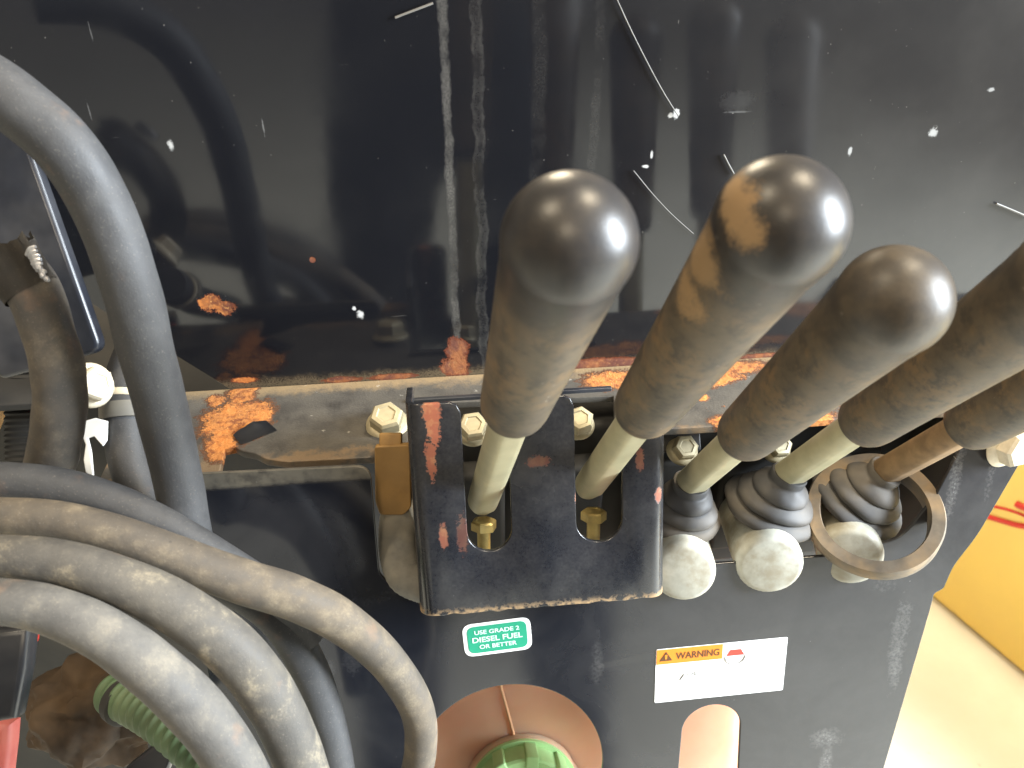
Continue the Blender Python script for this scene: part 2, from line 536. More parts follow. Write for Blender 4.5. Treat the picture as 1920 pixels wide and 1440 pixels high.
M['frame'] = simple('scuffed_blue_black_paint', (0.011, 0.013, 0.019), 0.34, 0, 0.3, 50, 0.10, (0.30, 0.29, 0.28), 0.1)
M['boot'] = simple('grey_black_rubber', (0.040, 0.041, 0.044), 0.62, 0, 0.3, 45, 0.42, (0.27, 0.225, 0.165), 0.12)
M['bonnet'] = simple('bare_cast_bonnet', (0.47, 0.47, 0.41), 0.5, 0.0, 0.15, 200, 0.7, (0.25, 0.21, 0.135), 0.12)
M['ring'] = simple('dirty_steel_ring', (0.15, 0.13, 0.105), 0.6, 0.1, 0.4, 90, 0.85, (0.32, 0.22, 0.115), 0.2)
M['sleeve'] = simple('woven_grey_sleeve', (0.17, 0.165, 0.15), 0.9, 0, 0.3, 120, 0.6, (0.30, 0.27, 0.21), 0.2)
M['white'] = simple('white_vinyl', (0.86, 0.86, 0.84), 0.4, 0, 0.03, 50)
M['greenvinyl'] = simple('green_vinyl', (0.012, 0.30, 0.17), 0.4, 0, 0.08, 60)
M['orangevinyl'] = simple('orange_vinyl', (0.74, 0.22, 0.010), 0.4, 0, 0.05, 60)
M['ink'] = simple('brown_black_ink', (0.10, 0.035, 0.006), 0.5, 0, 0.1, 60)
M['greyink'] = simple('grey_ink', (0.42, 0.42, 0.42), 0.5, 0, 0.1, 60)
M['redink'] = simple('red_ink', (0.50, 0.05, 0.03), 0.5, 0, 0.1, 60)
M['mint'] = simple('pale_green_ink', (0.62, 0.86, 0.74), 0.45, 0, 0.05, 60)
M['yellow'] = simple('yellow_machine_paint', (0.88, 0.61, 0.14), 0.45, 0, 0.05, 8)
M['redpaint'] = simple('red_paint', (0.62, 0.035, 0.02), 0.4, 0, 0.1, 20)
M['redplastic'] = simple('faded_red_plastic', (0.40, 0.08, 0.065), 0.5, 0, 0.2, 60, 0.2)
M['greencap'] = simple('green_cap_plastic', (0.33, 0.56, 0.23), 0.42, 0, 0.12, 50, 0.12, (0.45, 0.5, 0.25))
M['greenhose'] = simple('dull_green_plastic', (0.060, 0.115, 0.05), 0.6, 0, 0.3, 60, 0.4, (0.16, 0.18, 0.11))
M['wood'] = simple('tan_weathered_bar', (0.52, 0.29, 0.10), 0.6, 0, 0.3, 40, 0.3)
M['straw'] = simple('pale_straw', (0.17, 0.16, 0.145), 0.7, 0, 0.2, 90)
M['tie'] = simple('cream_band', (0.60, 0.52, 0.38), 0.6, 0, 0.15, 60, 0.3)
M['greytie'] = simple('grey_band', (0.12, 0.115, 0.10), 0.65, 0, 0.2, 60, 0.5)
M['wire'] = simple('bright_wire_braid', (0.75, 0.76, 0.80), 0.35, 0.6, 0.2, 200)
M['brownrust'] = simple('brown_rusty_casting', (0.045, 0.028, 0.015), 0.85, 0, 0.5, 60, 0.6, (0.11, 0.065, 0.028), 0.6)

h_grey = mat_hose('grey_dusty_hose_rubber', 0.42, (0.105, 0.105, 0.105))
h_tan = mat_hose('tan_dusty_hose_rubber', 0.75, (0.185, 0.145, 0.095), 0.25)
h_cream = mat_hose('cream_caked_hose_rubber', 0.70, (0.165, 0.145, 0.112), 0.6)
h_pale = mat_hose('pale_grey_hose_rubber', 0.70, (0.178, 0.165, 0.142), 0.2)
h_dark = mat_hose('dark_hose_rubber', 0.35, (0.11, 0.106, 0.10))
h_worn = mat_hose('worn_brown_hose_rubber', 0.60, (0.155, 0.128, 0.094), 0.15)


def mat_tank():
    t = NT('amber_tank_plastic')
    O = t.obj()
    n = t.noise(O, 25, 3)
    t.set('Base Color', t.mix(n, (0.60, 0.30, 0.18), (0.70, 0.40, 0.26)))
    t.set('Roughness', 0.32)
    t.set('Subsurface Weight', 1.0)
    t.set('Subsurface Radius', (1.0, 0.62, 0.48))
    t.set('Subsurface Scale', 0.05)
    return t.m


M['tank'] = mat_tank()
M['seam'] = simple('amber_seam_plastic', (0.62, 0.34, 0.18), 0.4, 0, 0.1, 60)


def mat_floor():
    t = NT('pale_cream_concrete')
    P = t.pos()
    n = t.noise(P, 3, 6, 0.62)
    n2 = t.noise(P, 45, 5, 0.7)
    c = t.mix(t.ramp(n, 0.35, 0.7), (0.72, 0.70, 0.60), (0.82, 0.80, 0.70))
    c = t.mix(t.mul(t.ramp(n2, 0.64, 0.75), 0.35), c, (0.40, 0.36, 0.26))
    t.set('Base Color', c)
    t.set('Roughness', 0.55)
    t.bump(n2, 0.1, 0.002)
    return t.m


M['floor'] = mat_floor()


# ------------------------------------------------------------------ object helpers
def tag(o, label, cat, group=None):
    o['label'] = label
    o['category'] = cat
    if group:
        o['group'] = group
    return o


def empty(name, loc, label, cat, group=None):
    o = bpy.data.objects.new(name, None)
    o.empty_display_size = 0.01
    COL.objects.link(o)
    o.location = loc
    return tag(o, label, cat, group)


def obj(name, me, mat, parent=None, smooth=40):
    """link a mesh whose coordinates are in world space (or in the parent's space when world=False was baked in)"""
    o = bpy.data.objects.new(name, me)
    COL.objects.link(o)
    if mat is not None:
        me.materials.clear()
        me.materials.append(mat)
    if smooth:
        me.shade_smooth()
        me.set_sharp_from_angle(angle=R(smooth))
    if parent is not None:
        o.parent = parent
        if parent.get('_local') is None:
            o.matrix_parent_inverse = world_of(parent).inverted()
    return o


def world_of(o):
    m = o.matrix_basis.copy()
    p, c = o.parent, o
    while p is not None:
        m = p.matrix_basis @ c.matrix_parent_inverse @ m
        c, p = p, p.parent
    return m


def me_from(bm, name):
    me = bpy.data.meshes.new(name)
    bmesh.ops.recalc_face_normals(bm, faces=bm.faces)
    bm.to_mesh(me)
    bm.free()
    return me


def catmull(pts, per=10):
    out = []
    n = len(pts)
    for i in range(n - 1):
        p0 = pts[max(i - 1, 0)]
        p1, p2 = pts[i], pts[i + 1]
        p3 = pts[min(i + 2, n - 1)]
        for k in range(per):
            s = k / per
            out.append(0.5 * ((2 * p1) + (p2 - p0) * s + (2 * p0 - 5 * p1 + 4 * p2 - p3) * s * s + (3 * p1 - p0 - 3 * p2 + p3) * s ** 3))
    out.append(pts[-1].copy())
    return out


def tube_bm(bm, pts, rad, seg=24, cap=True, wob=0.0, seed=0, flat=1.0):
    """sweep a circle along a list of points; rad a number or one per point"""
    n = len(pts)
    if not hasattr(rad, '__len__'):
        rad = [rad] * n
    tang = [(pts[min(i + 1, n - 1)] - pts[max(i - 1, 0)]).normalized() for i in range(n)]
    nrm = tang[0].orthogonal().normalized()
    rings = []
    for i in range(n):
        if i:
            q = tang[i - 1].rotation_difference(tang[i])
            nrm = (q @ nrm).normalized()
        bi = tang[i].cross(nrm)
        ring = []
        for k in range(seg):
            a = 2 * math.pi * k / seg
            r = rad[i]
            if wob:
                r *= 1 + wob * mnoise.noise(Vector((pts[i].x * 60 + seed, pts[i].y * 60 + math.cos(a), pts[i].z * 60 + math.sin(a))))
            ring.append(bm.verts.new(pts[i] + nrm * (math.cos(a) * r) + bi * (math.sin(a) * r * flat)))
        rings.append(ring)
    for i in range(n - 1):
        for k in range(seg):
            bm.faces.new((rings[i][k], rings[i][(k + 1) % seg], rings[i + 1][(k + 1) % seg], rings[i + 1][k]))
    if cap:
        bm.faces.new(rings[0][::-1])
        bm.faces.new(rings[-1])


def tube(name, pts, rad, mat, parent=None, seg=24, wob=0.0, seed=0, per=10, flat=1.0):
    bm = bmesh.new()
    p = catmull(pts, per) if per > 1 else pts
    if hasattr(rad, '__len__'):
        rr = []
        for i in range(len(p)):
            u = i / max(per, 1)
            k = min(int(u), len(rad) - 2)
            rr.append(rad[k] + (rad[k + 1] - rad[k]) * (u - k))
        rad = rr
    tube_bm(bm, p, rad, seg, True, wob, seed, flat)
    return obj(name, me_from(bm, name), mat, parent)


def lathe_bm(bm, prof, mtx=None, seg=40):
    """prof: (radius, height) from bottom to top about local z"""
    rings = []
    for r, h in prof:
        if r < 1e-6:
            rings.append([bm.verts.new((mtx or Matrix()) @ Vector((0, 0, h)))])
        else:
            rings.append([bm.verts.new((mtx or Matrix()) @ Vector((r * math.cos(2 * math.pi * k / seg), r * math.sin(2 * math.pi * k / seg), h))) for k in range(seg)])
    for a, b in zip(rings, rings[1:]):
        for k in range(seg):
            k2 = (k + 1) % seg
            if len(a) == 1 and len(b) == 1:
                continue
            if len(a) == 1:
                bm.faces.new((a[0], b[k2], b[k]))
            elif len(b) == 1:
                bm.faces.new((a[k], a[k2], b[0]))
            else:
                bm.faces.new((a[k], a[k2], b[k2], b[k]))
    if len(rings[0]) > 1:
        bm.faces.new(rings[0][::-1])
    if len(rings[-1]) > 1:
        bm.faces.new(rings[-1])


def lathe(name, prof, mtx, mat, parent=None, seg=40, smooth=40):
    bm = bmesh.new()
    lathe_bm(bm, prof, mtx, seg)
    return obj(name, me_from(bm, name), mat, parent, smooth)


def curve_mesh(cu):
    o = bpy.data.objects.new('tmp', cu)
    COL.objects.link(o)
    dg = bpy.context.evaluated_depsgraph_get()
    me = bpy.data.meshes.new_from_object(o.evaluated_get(dg))
    bpy.data.objects.remove(o)
    bpy.data.curves.remove(cu)
    return me


def slab(name, loops, thick, mtx, mat, parent=None, bevel=0.0008, smooth=35):
    """a sheet cut to a flat outline (first loop) with holes (further loops); front face at local z = 0, thickness behind it"""
    cu = bpy.data.curves.new('tmp', 'CURVE')
    cu.dimensions = '2D'
    cu.fill_mode = 'BOTH'
    cu.extrude = thick / 2 - bevel
    cu.bevel_depth = bevel
    cu.bevel_resolution = 2
    cu.offset = -bevel
    for lp in loops:
        sp = cu.splines.new('POLY')
        sp.points.add(len(lp) - 1)
        for p, q in zip(sp.points, lp):
            p.co = (q[0], q[1], 0, 1)
        sp.use_cyclic_u = True
    me = curve_mesh(cu)
    me.transform(mtx @ Matrix.Translation((0, 0, -thick / 2)))
    return obj(name, me, mat, parent, smooth)


def rounded(pts, radii, seg=6):
    """round the corners of a 2D outline; radii a number or one per corner"""
    n = len(pts)
    out = []
    for i in range(n):
        r = radii[i] if hasattr(radii, '__len__') else radii
        p, a, b = Vector(pts[i]), Vector(pts[i - 1]), Vector(pts[(i + 1) % n])
        if r <= 0:
            out.append(tuple(p))
            continue
        u, v = (a - p), (b - p)
        r2 = min(r, u.length * 0.45, v.length * 0.45)
        s, e = p + u.normalized() * r2, p + v.normalized() * r2
        for k in range(seg + 1):
            q = k / seg
            out.append(tuple((1 - q) ** 2 * s + 2 * q * (1 - q) * p + q * q * e))
    return out


def box_bm(bm, c, s, mtx=None, bevel=0.0):
    r = bmesh.ops.create_cube(bm, size=1)
    for v in r['verts']:
        v.co = Vector((v.co.x * s[0] + c[0], v.co.y * s[1] + c[1], v.co.z * s[2] + c[2]))
    if bevel:
        es = list({e for v in r['verts'] for e in v.link_edges})
        rb = bmesh.ops.bevel(bm, geom=es, offset=bevel, segments=3, affect='EDGES', profile=0.5)
        vs_ = {v for f in rb['faces'] for v in f.verts} | {v for v in r['verts'] if v.is_valid}
    else:
        vs_ = set(r['verts'])
    if mtx is not None:
        for v in vs_:
            v.co = mtx @ v.co


def box(name, c, s, mat, parent=None, mtx=None, bevel=0.001):
    bm = bmesh.new()
    box_bm(bm, c, s, mtx, bevel)
    return obj(name, me_from(bm, name), mat, parent)


def text_mesh(body, width, height, mtx, bold=0.0, depth=0.0001):
    cu = bpy.data.curves.new('tmp', 'FONT')
    cu.body = body
    cu.align_x = 'CENTER'
    cu.align_y = 'CENTER'
    cu.offset = bold
    me = curve_mesh(cu)
    xs = [v.co.x for v in me.vertices]
    ys = [v.co.y for v in me.vertices]
    cx, cy = (min(xs) + max(xs)) / 2, (min(ys) + max(ys)) / 2
    sx, sy = width / (max(xs) - min(xs)), height / (max(ys) - min(ys))
    me.transform(mtx @ Matrix.Diagonal((sx, sy, 1, 1)) @ Matrix.Translation((-cx, -cy, 0)))
    return me


def bolt(parent, o, axis, af, hh, flange, mat, name='bolt', shank=0.0, spin=0.0, name_flange='flange'):
    """hex head bolt with its round flange: head top faces along axis"""
    axis = Vector(axis).normalized()
    mtx = frame(o, axis.orthogonal(), axis.cross(axis.orthogonal())) @ Matrix.Rotation(spin, 4, 'Z')
    bm = bmesh.new()
    rr = af / math.sqrt(3)
    lathe_bm(bm, [(rr, 0.0), (rr, hh * 0.8), (rr * 0.86, hh * 0.97), (rr * 0.6, hh), (rr * 0.52, hh * 0.93)], mtx, 6)
    if shank:
        lathe_bm(bm, [(af * 0.30, -shank), (af * 0.30, 0.0005)], mtx, 16)
    b = obj(name, me_from(bm, name), mat, parent, 25)
    if flange:
        lathe(name_flange, [(flange * 0.97, -0.0022), (flange, -0.0012), (flange * 0.92, 0.0004), (rr * 0.95, 0.0016)], mtx, mat, b, 28, 50)
    return b


# ================================================================== THE SETTING: floor
def floor():
    bm = bmesh.new()
    bmesh.ops.create_grid(bm, x_segments=4, y_segments=4, size=6)
    o = obj('floor', me_from(bm, 'floor'), M['floor'], None, 0)
    o['kind'] = 'structure'


floor()

# ================================================================== the machine: panels, ledge, post
machine = empty('trenching_machine', (0.05, 0.36, 0.62), 'black painted steel machine front with a rusted ledge below its upper panel', 'machine')

# upper panel (stands on the back edge of the ledge)
wm = frame((0, YW, 0), (1, 0, 0), (0, 0, 1))


def w2(x, y):
    p = onW(x, y)
    return (p.x, p.z)


bottom = []
for i in range(47):       # chipped lower edge
    px = 440 + i * 36
    py = 719 - (px - 440) * 0.0462
    bottom.append((w2(px, py)[0], 0.9655))
upper_loop = [w2(-90, -160), w2(-60, 40), w2(70, 300), w2(150, 556), w2(215, 597)] + bottom + [w2(2150, -160)]
slab('upper_panel', [upper_loop[::-1]], 0.004, wm, M['upper'], machine, 0.0006)

# ledge
zm = frame((0, 0, ZL), (1, 0, 0), (0, 1, 0))


def z2(x, y):
    p = onZ(x, y)
    return (p.x, p.y)


x0, x1 = onZ(250, 760).x, 0.47
ledge_loop = [(x0, YW - 0.0005), (x0, 0.3560)]
ledge_loop += [(z2(419, 862)[0], 0.3560), z2(421, 842)]
ledge_loop += [z2(440, 838), z2(455, 846), z2(478, 850), z2(500, 861), z2(540, 866), z2(590, 863), z2(650, 860), z2(704, 857)]
ledge_loop += [z2(707, 852), z2(764, 850), z2(768, 757), z2(1150, 742), z2(1154, 808), z2(1240, 805), z2(1380, 797), z2(1520, 789), z2(1700, 776)]
ledge_loop += [(x1, z2(1700, 776)[1]), (x1, YW - 0.0005)]
slab('ledge', [ledge_loop], 0.005, zm, M['ledge'], machine, 0.0007)
# loose flap of paint over the rusted corner
bm = bmesh.new()
g = []
A, B, Cc, D = onZ(437, 818), onZ(500, 790), onZ(520, 808), onZ(452, 835)
for i in range(9):
    row = []
    for j in range(5):
        u_, v_ = i / 8, j / 4
        p = (A * (1 - u_) + B * u_) * (1 - v_) + (D * (1 - u_) + Cc * u_) * v_
        lift = 0.0006 + 0.004 * (1 - v_) ** 2 * math.sin(math.pi * min(max(u_, 0.03), 1)) * (0.8 + 0.4 * mnoise.noise(Vector((u_ * 4, 1, 0))))
        row.append(bm.verts.new(p + Vector((0, 0, lift))))
    g.append(row)
for i in range(8):
    for j in range(4):
        bm.faces.new((g[i][j], g[i + 1][j], g[i + 1][j + 1], g[i][j + 1]))
bmesh.ops.solidify(bm, geom=bm.faces[:], thickness=0.0003)
obj('paint_flap', me_from(bm, 'paint_flap'), M['frame'], machine)['label'] = 'lifted flap of blue black paint beside the orange rust'
# raised lip of the ledge that shows through the guard's slots
lip0, lip1 = onZ(768, 757), onZ(1150, 742)
box('lip', ((lip0.x + lip1.x) / 2, lip0.y + 0.0015, ZL - 0.0015), (lip1.x - lip0.x, 0.003, 0.008), M['frame'], machine, None, 0.0006)

# lower panel with the valve opening, the filler hole and the sight slot
lm = frame(L0, (1, 0, 0), LU)
lmi = lm.inverted()


def l2(x, y):
    p = lmi @ onL(x, y)
    return (p.x, p.y)


outer_px = [(325, 891), (694, 873), (712, 1085), (760, 1103), (1340, 1057), (1560, 1042), (1690, 1010), (1752, 935), (1806, 832), (1822, 800), (2050, 780), (2050, 800),
            (1925, 848), (1833, 1005), (1788, 1062), (1770, 1104), (1752, 1113), (1745, 1142), (1655, 1450), (1600, 1660), (470, 1660), (420, 1420), (360, 1100)]
ol = rounded([l2(*p) for p in outer_px], [0, 0.009, 0.012, 0.004, 0, 0, 0.01, 0, 0, 0.003, 0, 0, 0.004, 0.008, 0.006, 0.002, 0.002, 0.004, 0, 0, 0, 0, 0])
hc = Vector(l2(956, 1445))
hr = (Vector(l2(956, 1284)) - hc).length
hole = [(hc.x + hr * 0.895 * math.cos(a), hc.y + hr * math.sin(a)) for a in [2 * math.pi * k / 72 for k in range(72)]]
s0, s1, sb0, sb1 = l2(1279, 1372), l2(1388, 1362), l2(1255, 1640), l2(1375, 1630)
sw = (Vector(s1) - Vector(s0)).length / 2
sm_ = (Vector(s0) + Vector(s1)) / 2
slot = []
for k in range(25):
    a = math.pi * k / 24
    slot.append((sm_.x + sw * math.cos(a), sm_.y + sw * math.sin(a)))
slot += [sb0, sb1]
slab('lower_panel', [ol[::-1], hole, slot], 0.0026, lm, M['lower'], machine, 0.0006)

# post at the left
pm0, pm1 = at(-70, 60, 0.40), at(150, 670, 0.425)
ax = (pm1 - pm0).normalized()
side = RGT - ax * RGT.dot(ax)
pmx = frame(pm1, side, -ax)
slab('frame_post', [rounded([(-0.045, 0), (0.0118, 0), (0.0118, 0.26), (-0.045, 0.26)], [0.004, 0.007, 0, 0])], 0.009, pmx, M['frame'], machine, 0.0022)
# bolts of the machine
bolt(machine, at(172, 722, 0.418), (RGT * 0.75 + UPV * 0.12 - FWD * 0.65), 0.0155, 0.0085, 0.0118, M['brightbolt'], spin=0.3)
pb = onZ(727, 800)
bolt(machine, pb + Vector((0, 0, 0.0025)), (0, -0.30, 0.95), 0.0175, 0.010, 0.0128, M['bolt'], spin=0.5)
pr = onL(1884, 832, 0.0006)
bolt(machine, pr + LN * 0.0022, LN + RGT * 0.3, 0.019, 0.0105, 0.0145, M['brightbolt'], spin=0.2)

# ================================================================== lever guard
guard = empty('lever_guard', onG(1010, 1140), 'chipped dark steel plate with two upright slots for the tall levers', 'guard')
gm = frame(G0, (1, 0, 0), Vector((0, math.sin(GL), math.cos(GL))))
gmi = gm.inverted()


def g2(x, y):
    p = gmi @ onG(x, y)
    return Vector((p.x, p.y))


gl, gr = g2(806, 1000).x, g2(1222, 1000).x
gb = (g2(820, 1158).y + g2(1230, 1118).y) / 2
gt = (g2(815, 752).y + g2(1190, 738).y) / 2
# slots: (left x, right x, bottom y)
sl = []
for lx, rx, by in (((868, 850), (956, 900), (918, 1034)), ((1078, 850), (1167, 900), (1128, 1016))):
    a, b, c = g2(*lx).x, g2(*rx).x, g2(*by).y
    sl.append((a, b, c))
bm = bmesh.new()
out = [(gl, gb)]
out += [(gl + (gr - gl) * k / 24, gb + 0.0011 * mnoise.noise(Vector((k * 0.8, 0, 4)))) for k in range(1, 24)]
out += [(gr, gb), (gr, gt)]
rc_ = 0.006
for a, b, c in reversed(sl):
    r_ = (b - a) / 2
    m_ = (a + b) / 2
    out += [(b + rc_, gt), (b + rc_ * 0.3, gt - rc_ * 0.3), (b, gt - rc_)]
    out += [(m_ + r_ * math.cos(q), c + r_ + r_ * math.sin(q)) for q in [-math.pi * k / 20 for k in range(21)]]
    out += [(a, gt - rc_), (a - rc_ * 0.3, gt - rc_ * 0.3), (a - rc_, gt)]
out += [(gl, gt)]
vv = [bm.verts.new((x, y, 0)) for x, y in out]
ee = [bm.edges.new((vv[i], vv[(i + 1) % len(vv)])) for i in range(len(vv))]
bmesh.ops.triangle_fill(bm, edges=ee, use_beauty=True, use_dissolve=False)
BR = 0.0085
for sx, xx in ((-1, gl), (1, gr)):          # the bent sides
    prev = None
    prof = [(xx + sx * BR * math.sin(q), -BR * (1 - math.cos(q))) for q in [math.pi / 2 * k / 8 for k in range(9)]] + [(xx + sx * BR, -BR - 0.030)]
    for (px, pz) in prof:
        row = (bm.verts.new((px, gb, pz)), bm.verts.new((px, gt, pz)))
        if prev:
            bm.faces.new((prev[0], row[0], row[1], prev[1]))
        prev = row
bmesh.ops.remove_doubles(bm, verts=bm.verts, dist=0.00005)
bmesh.ops.recalc_face_normals(bm, faces=bm.faces)
me = bpy.data.meshes.new('plate')
bm.to_mesh(me)
bm.free()
me.transform(gm)
if sum(p.normal.dot(GN) * p.area for p in me.polygons) < 0:
    me.flip_normals()
plate = obj('plate', me, M['guard'], guard, 35)
md = plate.modifiers.new('thick', 'SOLIDIFY')
md.thickness = 0.0035
md.offset = -1
md = plate.modifiers.new('edge', 'BEVEL')
md.width = 0.0007
md.segments = 2
md.limit_method = 'ANGLE'
md.angle_limit = R(50)

# ================================================================== control valve behind the guard
UDIR = -ray(755, 1390).normalized()          # all levers stand parallel
BASE = [on(x, y, (0, 0.360, 0), Vector((0, 1, 0))) for x, y in ((905, 940), (1105, 910), (1290, 910), (1470, 895), (1650, 890))]
valve = empty('control_valve', (0.15, 0.42, 0.85), 'row of cast valve sections with rubber boots behind the lever guard', 'valve')
box('block', (0.135, 0.445, 0.885), (0.36, 0.09, 0.135), M['dark'], valve, None, 0.004)
for i in range(5):
    box('spool_section', (BASE[i].x - 0.006, 0.394, 0.888), (0.044, 0.018, 0.085), M['dark'], valve, None, 0.004)


def bonnet(p0, p1, r):
    ax_ = (p1 - p0)
    L = ax_.length
    m_ = frame(p0, ax_.orthogonal(), ax_.cross(ax_.orthogonal()))
    lathe('bonnet', [(r * 1.02, 0), (r * 1.02, L * 0.15), (r, L * 0.3), (r, L - r * 0.26), (r * 0.97, L - r * 0.12), (r * 0.89, L - r * 0.03), (r * 0.80, L), (0, L + 0.0001)], m_, M['bonnet'], valve, 36, 60)


bonnet(at(1258, 950, 0.575), at(1283, 1076, 0.484), 0.0190)
bonnet(at(1388, 915, 0.580), at(1445, 1062, 0.488), 0.0202)
bonnet(at(1555, 915, 0.585), at(1596, 1046, 0.496), 0.0195)


def boot(top, basep, r0, r1, folds=3):
    ax_ = top - basep
    L = ax_.length
    m_ = frame(basep, ax_.orthogonal(), ax_.cross(ax_.orthogonal()))
    prof = [(r1 * 0.90, 0)]
    n = folds * 12
    for k in range(n + 1):
        s = k / n
        env = r1 + (r0 * 1.25 - r1) * s ** 1.25
        rr = env * (1 + 0.14 * (abs(math.sin(math.pi * folds * s)) ** 0.7 - 0.45))
        prof.append((rr, L * (0.03 + 0.80 * s)))
    prof += [(r0 * 1.15, L * 0.86), (r0 * 1.20, L * 0.96), (r0 * 1.13, L * 1.0), (r0 * 1.02, L * 0.995)]
    bo = lathe('rubber_boot', prof, m_, M['boot'], valve, 48, 70)
    for v in bo.data.vertices:      # sagging, uneven folds
        k_ = mnoise.noise(v.co * 55) * 0.0016 + mnoise.noise(v.co * 160) * 0.0005
        v.co += (v.co - (basep + top) / 2).normalized() * k_


RODR = 0.0092
boot(BASE[2] + UDIR * 0.007, at(1278, 975, 0.513), RODR, 0.0228)
boot(BASE[3] + UDIR * 0.008, at(1438, 958, 0.515), RODR, 0.0288)
boot(BASE[4] + UDIR * 0.008, at(1600, 935, 0.525), RODR, 0.0318)
# screws seen inside the slots
bolt(valve, at(907, 992, 0.492), UPV * 0.96 - FWD * 0.22, 0.0135, 0.006, 0, M['yellowzinc'], 'stop_screw', 0.034, 0.4)
bolt(valve, at(1113, 974, 0.495), UPV * 0.96 - FWD * 0.22, 0.0135, 0.006, 0, M['yellowzinc'], 'stop_screw', 0.034, 0.1)
bolt(valve, at(887, 806, 0.492), (0.0, -0.45, 0.9), 0.0155, 0.009, 0.0105, M['bolt'], 'bolt', 0.014, 0.3)
bolt(valve, at(1085, 795, 0.497), (0.0, -0.45, 0.9), 0.0150, 0.009, 0.0100, M['bolt'], 'bolt', 0.014, 0.5)
bolt(valve, at(1280, 842, 0.512), (0.1, -0.6, 0.8), 0.014, 0.008, 0.0105, M['bolt'], 'bolt', 0.01, 0.2)
bolt(valve, at(1455, 838, 0.520), (0.1, -0.6, 0.8), 0.014, 0.008, 0.0105, M['bolt'], 'bolt', 0.01, 0.2)
box('link_plate', (0, 0, 0), (0.034, 0.012, 0.006), M['frame'], valve, frame(at(1262, 830, 0.515), (1, 0, 0), (0, 0.6, 0.8)), 0.001)

# ================================================================== the levers
LV = [('tall control lever with a clean shiny black knob, beside the ochre bracket', 0.148, 0.279, 'zinc'),
      ('tall control lever whose black knob carries an ochre mud smear', 0.119, 0.272, 'zinc'),
      ('short booted control lever with a dull dusty knob, next to the slotted guard', 0.087, 0.229, 'zinc'),
      ('control lever with a dusty brown grip, standing between two booted levers', 0.094, 0.239, 'zinc'),
      ('control lever with a rusty brown rod, inside the loose steel ring', 0.086, 0.229, 'rust_rod')]


def surf(i, px, py):
    """point on a knob's surface that the given pixel meets"""
    c = BASE[i] + UDIR * (LV[i][2])
    d = ray(px, py).normalized()
    b = (CAM - c).dot(d)
    q = (CAM - c).length_squared - 0.0201 ** 2
    disc = max(b * b - q, 0)
    return CAM + d * (-b - math.sqrt(disc))


def graxis(i, px, py):
    """point near the grip surface along the pixel's ray"""
    d = ray(px, py).normalized()
    w0 = CAM - BASE[i]
    b = d.dot(UDIR)
    dd, e = d.dot(w0), UDIR.dot(w0)
    s = (b * e - dd) / (1 - b * b)
    return CAM + d * (s - 0.016)


smear2 = [(surf(1, 1378, 385), 0.0065), (surf(1, 1372, 350), 0.005), (surf(1, 1385, 415), 0.006), (surf(1, 1400, 430), 0.0055),
          (graxis(1, 1325, 480), 0.011), (graxis(1, 1318, 545), 0.010), (graxis(1, 1345, 540), 0.007)]
grips = [mat_grip('black_grip_polished_dome', 1.0), mat_grip('black_grip_with_mud', 0.95, smear2), mat_grip('dusty_black_grip', 0.35), mat_grip('brown_dusty_grip', 0.05), mat_grip('brown_dusty_grip_worn', 0.1)]
for i, (lab, tb, tk, rodm) in enumerate(LV):
    lv = empty('control_lever', BASE[i], lab, 'lever', 'levers standing in one row along the ledge')
    lv['_local'] = 1
    rot = UDIR.to_track_quat('Z', 'Y')
    lv.rotation_mode = 'QUATERNION'
    lv.rotation_quaternion = rot
    bm = bmesh.new()
    if i < 2:
        lathe_bm(bm, [(RODR * 0.55, -0.012), (RODR * 0.55, -0.006), (RODR * 0.80, -0.005), (RODR, 0.003), (RODR, tb + 0.02)], None, 32)
    else:
        lathe_bm(bm, [(RODR, -0.012), (RODR, tb + 0.02)], None, 32)
    for v in bm.verts:      # two worn flats
        if abs(v.co.y) > RODR * 0.86:
            v.co.y = math.copysign(RODR * 0.86, v.co.y)
    obj('rod', me_from(bm, 'rod'), M[rodm], lv, 50)
    # grip: own object whose origin is the grip's foot
    L = tk - tb
    RK = 0.0201
    prof = [(RODR * 0.9, 0.0012), (0.0118, 0), (0.0135, 0.0012), (0.0146, 0.005), (0.0151, 0.010)]
    for k in range(1, 9):
        s = k / 8
        prof.append((0.0151 + (0.0190 - 0.0151) * s ** 1.1, 0.010 + (L - 0.012 - 0.010) * s))
    prof.append((0.0194, L - 0.0085))
    for k in range(17):
        a = R(-14) + (R(90) - R(-14)) * k / 16
        prof.append((max(RK * math.cos(a), 0), L + RK * math.sin(a)))
    prof[-1] = (0, prof[-1][1])
    bm = bmesh.new()
    lathe_bm(bm, prof, Matrix.Translation((0, 0, 0.142 - L)) if False else None, 56)
    for v in bm.verts:
        v.co.z += 0.149 - L
    gme = me_from(bm, 'grip')
    go = obj('grip', gme, grips[i], lv, 60)
    go.location = (0, 0, tb - (0.149 - L))

# ================================================================== ring round the rusty lever
rc3 = at(1638, 966, 0.500)
bm = bmesh.new()
ax_r = (-FWD + UPV * 0.62 + RGT * -0.30).normalized()
rm = frame(rc3, ax_r.orthogonal(), ax_r.cross(ax_r.orthogonal()))
ro, ri, th = 0.0394, 0.0305, 0.0066
lp = [(ri, -th), (ro - 0.001, -th), (ro, -th * 0.6), (ro, th * 0.6), (ro - 0.001, th), (ri + 0.0008, th), (ri, th * 0.6)]
seg = 64
rings = [[bm.verts.new(rm @ Vector((r * (1 + 0.012 * math.sin(3 * a + 1)) * math.cos(a), r * math.sin(a), h))) for (r, h) in lp] for a in [2 * math.pi * k / seg for k in range(seg)]]
for k in range(seg):
    for j in range(len(lp)):
        bm.faces.new((rings[k][j], rings[(k + 1) % seg][j], rings[(k + 1) % seg][(j + 1) % len(lp)], rings[k][(j + 1) % len(lp)]))
